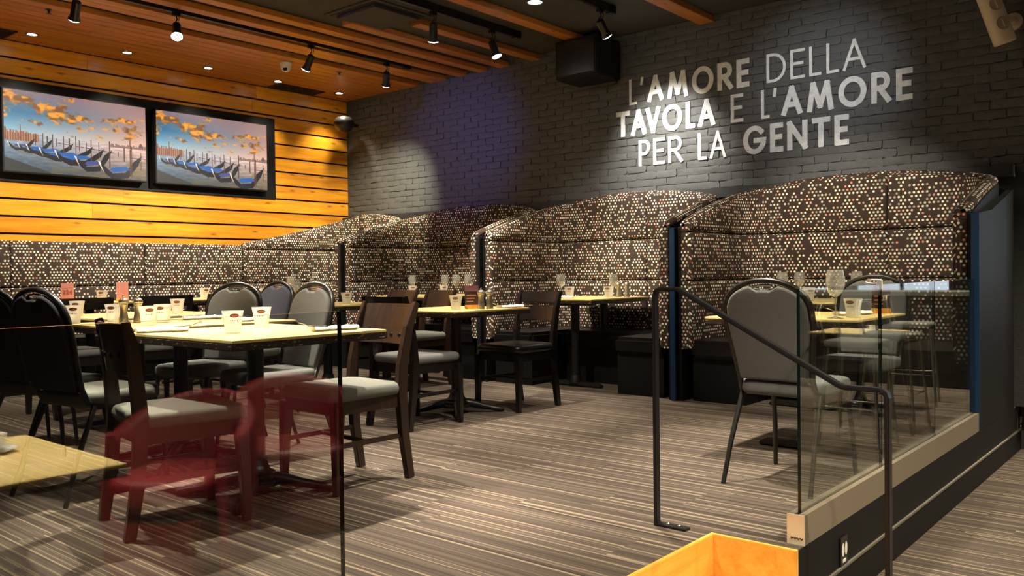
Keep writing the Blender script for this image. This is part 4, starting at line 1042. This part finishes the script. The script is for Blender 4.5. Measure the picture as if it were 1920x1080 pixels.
tum(-4.80, 2.0, z, 'printed tumbler beside the blue grey chair, in front')
nap(-4.10, 2.60, z, 'rolled napkin at the far right of the second table', 80); nap(-4.55, 2.62, z, 'rolled napkin at the far side of the second table', 70)
z = ZT['t3']
put('menu', make_menu, -4.12, 4.44, z, 'purple and dark menu stand in a wood block', 42, 'card_purple', 'card_dark')
tum(-4.16, 4.32, z, 'printed tumbler beside the purple menu stand'); mil(-4.03, 4.44, z, 'steel pepper mill left of the pair beside the purple menu stand'); mil(-3.985, 4.48, z, 'steel pepper mill right of the pair beside the purple menu stand')
nap(-3.98, 4.70, z, 'rolled napkin at the right of the menu stand table', 84)
z = ZT['t7']
put('menu2', make_menu, -5.76, 4.39, z, 'pink menu stand on the wine glass table', 48, 'card_red', 'card_red')
tum(-5.62, 4.30, z, 'printed tumbler in front of the pink menu stand'); tum(-5.72, 4.61, z, 'printed tumbler right of the pink menu stand'); nap(-5.62, 4.86, z, 'rolled napkin on the wine glass table', 85)
win(-6.18, 4.26, z, 'leftmost wine glass behind the grey chair back'); win(-6.2, 4.45, z, 'second wine glass behind the grey chair back'); win(-5.93, 4.43, z, 'wine glass just left of the pink menu stand'); win(-6.06, 4.60, z, 'wine glass just behind the pink menu stand')
tum(-6.22, 4.15, z, 'printed tumbler left of the leftmost wine glass')
z = ZT['b2']
win(-6.68, 6.27, z, 'left wine glass on the second booth table'); tum(-6.56, 6.16, z, 'printed tumbler by the left wine glass on the second booth table'); win(-6.36, 6.44, z, 'slim wine glass left of the pair on the second booth table'); tum(-6.24, 6.30, z, 'printed tumbler below the slim wine glass on the second booth table')
win(-6.10, 6.34, z, 'left of the pair of wine glasses beside the purple menu stand'); win(-6.10, 6.52, z, 'right of the pair of wine glasses beside the purple menu stand')
z = ZT['b3']
win(-4.70, 6.27, z, 'left wine glass on the two pedestal booth table'); win(-4.32, 6.56, z, 'right wine glass on the two pedestal booth table'); tum(-4.56, 6.21, z, 'printed tumbler by the left wine glass on the two pedestal table'); tum(-4.24, 6.36, z, 'printed tumbler left of the mills on the two pedestal table')
mil(-4.20, 6.46, z, 'left steel mill on the two pedestal booth table'); mil(-4.13, 6.49, z, 'right steel mill on the two pedestal booth table'); nap(-4.5, 6.0, z, 'rolled napkin on the two pedestal booth table', 20)
z = ZT['b4']
win(-2.60, 6.26, z, 'leftmost wine glass in the largest booth'); win(-2.55, 6.47, z, 'second wine glass in the largest booth'); win(-2.08, 6.35, z, 'rightmost wine glass in the largest booth'); tum(-2.3, 6.0, z, 'printed tumbler at the front left of the largest booth table'); tum(-2.1, 6.22, z, 'printed tumbler under the rightmost wine glass in the largest booth')
z = ZT['t6']
o = win(-1.545, 4.39, z, 'large wine glass on the table behind the balustrade'); o.scale = (1.12, 1.12, 1.18); tum(-1.50, 4.52, z, 'printed tumbler behind the balustrade, right of the large wine glass')
nap(-1.58, 4.76, z, 'rolled napkin with fork behind the balustrade glass', 60)
put('menu', make_menu, -1.50, 4.98, z, 'dark menu stand behind the balustrade glass', 24, 'card_purple', 'card_dark')
z = ZT['q']
put('menu3', make_menu, -7.4, 3.04, z, 'red table number card on the banquette table', 63, 'card_red', 'card_red', '224')
tum(-7.35, 3.30, z, 'printed tumbler on the banquette table right of the number card'); put('menu2', make_menu, -7.4, 3.50, z, 'pink menu stand on the banquette table behind the pepper mills', 60, 'card_red', 'card_red'); tum(-7.35, 4.25, z, 'printed tumbler on the banquette table left of the grey chair')
z = ZT['far']
tum(-5.75, 2.42, z, 'printed tumbler on the far left table beside the blue grey chair'); tum(-5.45, 2.95, z, 'printed tumbler at the back of the far left table')
tum(-7.5, 5.0, ZT['b1'], 'printed tumbler on the corner booth table'); win(-7.55, 5.35, ZT['b1'], 'wine glass on the corner booth table')

# ================================================================== lower room for the glass reflections; stools, counter and windows invented
t = make_table('lower_table', .80, .76, .75, 'maple table on the lower floor beside the camera', (.63, .88, ZL), 0)
def make_tub(label):
    t = thing('tub_chair', label, 'chair', (0, 0, 0), 0, 'dark red tub chairs')
    q = MB(); vs = []; fs = []; n = 20
    for k in range(n+1):
        a = R(-25+230*k/n); c, s_ = math.cos(a), math.sin(a); h = .62+.16*max(0, s_)
        for r_, z_ in ((.33, .02), (.34, .3), (.345, h-.03), (.33, h), (.28, h), (.262, h-.03), (.255, .3), (.25, .02)): vs.append((r_*c, -r_*s_, z_))
    for k in range(n):
        for m in range(8): fs.append((k*8+m, k*8+(m+1) % 8, (k+1)*8+(m+1) % 8, (k+1)*8+m))
    fs += [tuple(range(8)), tuple(n*8+m for m in range(7, -1, -1))]
    q.add(vs, fs); q.obj('back_shell', M['red_vinyl'], t, 50)
    q = MB(); q.pad(rrect(.48, .52, .12), .30, .45, .04); q.obj('seat', M['red_vinyl'], t, 60)
    q = MB(); q.box((-.22, -.22, 0), (.22, .24, .30)); q.obj('base', M['red_vinyl'], t, 0, .02)
    return t
tb = make_tub('dark red tub chair on the lower floor, nearer the stair'); tb.location = (1.28, 2.0, ZL); tb.rotation_euler = (0, 0, R(150))
dup(tb, (1.42, 2.72, ZL), R(120), 'dark red tub chair on the lower floor, further from the camera')
def make_cup(label):
    t = thing('cup_and_saucer', label, 'cup', (0, 0, 0), 0, 'white cups with saucers')
    q = MB(); q.lathe([(.03, 0), (.03, .003), (.05, .008), (.075, .014), (.075, .017), (.04, .010), (.001, .008)], 20, caps=False); q.obj('saucer', M['china'], t, 50)
    q = MB(); q.lathe([(.02, .010), (.034, .03), (.041, .065), (.039, .065), (.03, .03), (.001, .016)], 20, caps=False); c = q.obj('cup', M['china'], t, 50)
    q = MB(); q.tube([(.038, 0, .055), (.058, 0, .052), (.06, 0, .035), (.036, 0, .028)], .004, 8); q.obj('handle', M['china'], c, 50)
    return t
def make_stool(label):
    t = thing('bar_stool', label, 'stool', (0, 0, 0), 0, 'bar stools in the lower room')
    q = MB(); q.pad(rrect(.40, .40, .08), .74, .80, .022); q.obj('seat', M['seat_fabric'], t, 60)
    for sx in (-1, 1):
        for sy in (-1, 1):
            q = MB(); q.tube([(sx*.22, sy*.22, 0), (sx*.16, sy*.16, .745)], .012, 8); q.obj('leg', M['steel'], t, 60)
    q = MB(); q.tube([(s_*.19, w_*.19, .3) for s_, w_ in ((-1, -1), (1, -1), (1, 1), (-1, 1))], .009, 8, 0, True); q.obj('foot_ring', M['steel'], t)
    q = MB(); q.tube([(-.17, -.18, .76), (-.19, -.22, 1.0), (-.12, -.23, 1.06), (.12, -.23, 1.06), (.19, -.22, 1.0), (.17, -.18, .76)], .011, 8); q.obj('back_hoop', M['steel'], t, 60)
    return t
s0 = make_stool('bar stool in the lower room, nearest the balustrade'); s0.location = (-.25, 6.6, ZL); s0.rotation_euler = (0, 0, R(90))
dup(s0, (-.25, 7.5, ZL), R(90), 'bar stool in the lower room, second from the balustrade'); dup(s0, (.0, 9.0, ZL), R(80), 'bar stool in the lower room, third from the balustrade'); dup(s0, (1.6, 9.2, ZL), R(120), 'bar stool in the lower room by the counter')
ct = thing('serving_counter', 'pale fronted serving counter in the far lower room', 'counter', (1.1, 10.6, ZL))
q = MB(); q.box((-1.6, -.3, 0), (1.8, .3, 1.02)); q.obj('front', M['gunmetal'], ct, 0, .01); q = MB(); q.box((-1.7, -.4, 1.02), (1.9, .36, 1.07)); q.obj('worktop', M['seat_fabric'], ct, 0, .006)
wt = make_table('lower_table', .7, .7, .75, 'maple table in the far lower room', (.25, 8.2, ZL), 0)
cp = make_cup('white cup and saucer on the lower pine table, near the edge'); cp.location = (.42, .75, ZL+.75); dup(cp, (.75, 1.05, ZL+.75), 1.0, 'white cup and saucer on the lower pine table, further back'); dup(cp, (.1, 8.1, ZL+.75), 2.0, 'white cup and saucer in the far lower room')
for k, (x0, x1) in enumerate(((-.9, .3), (.6, 1.9), (2.3, 3.8))):
    wd = thing('window_%d' % (k+1), 'tall bright window in the far wall, number %s from the passage' % ('one', 'two', 'three')[k], 'window', ((x0+x1)/2, 13.19, 1.3), kind='structure'); h = (x1-x0)/2
    q = MB(); q.box((-h, -.02, -.9), (h, 0, 1.1)); q.obj('frame', M['black_metal'], wd)
    for a in (-1, 0):
        q = MB(); q.box((a*h+.04, -.026, -.84), ((a+1)*h-.02, -.021, 1.04)); q.obj('window_pane', M['window_glow'], wd)
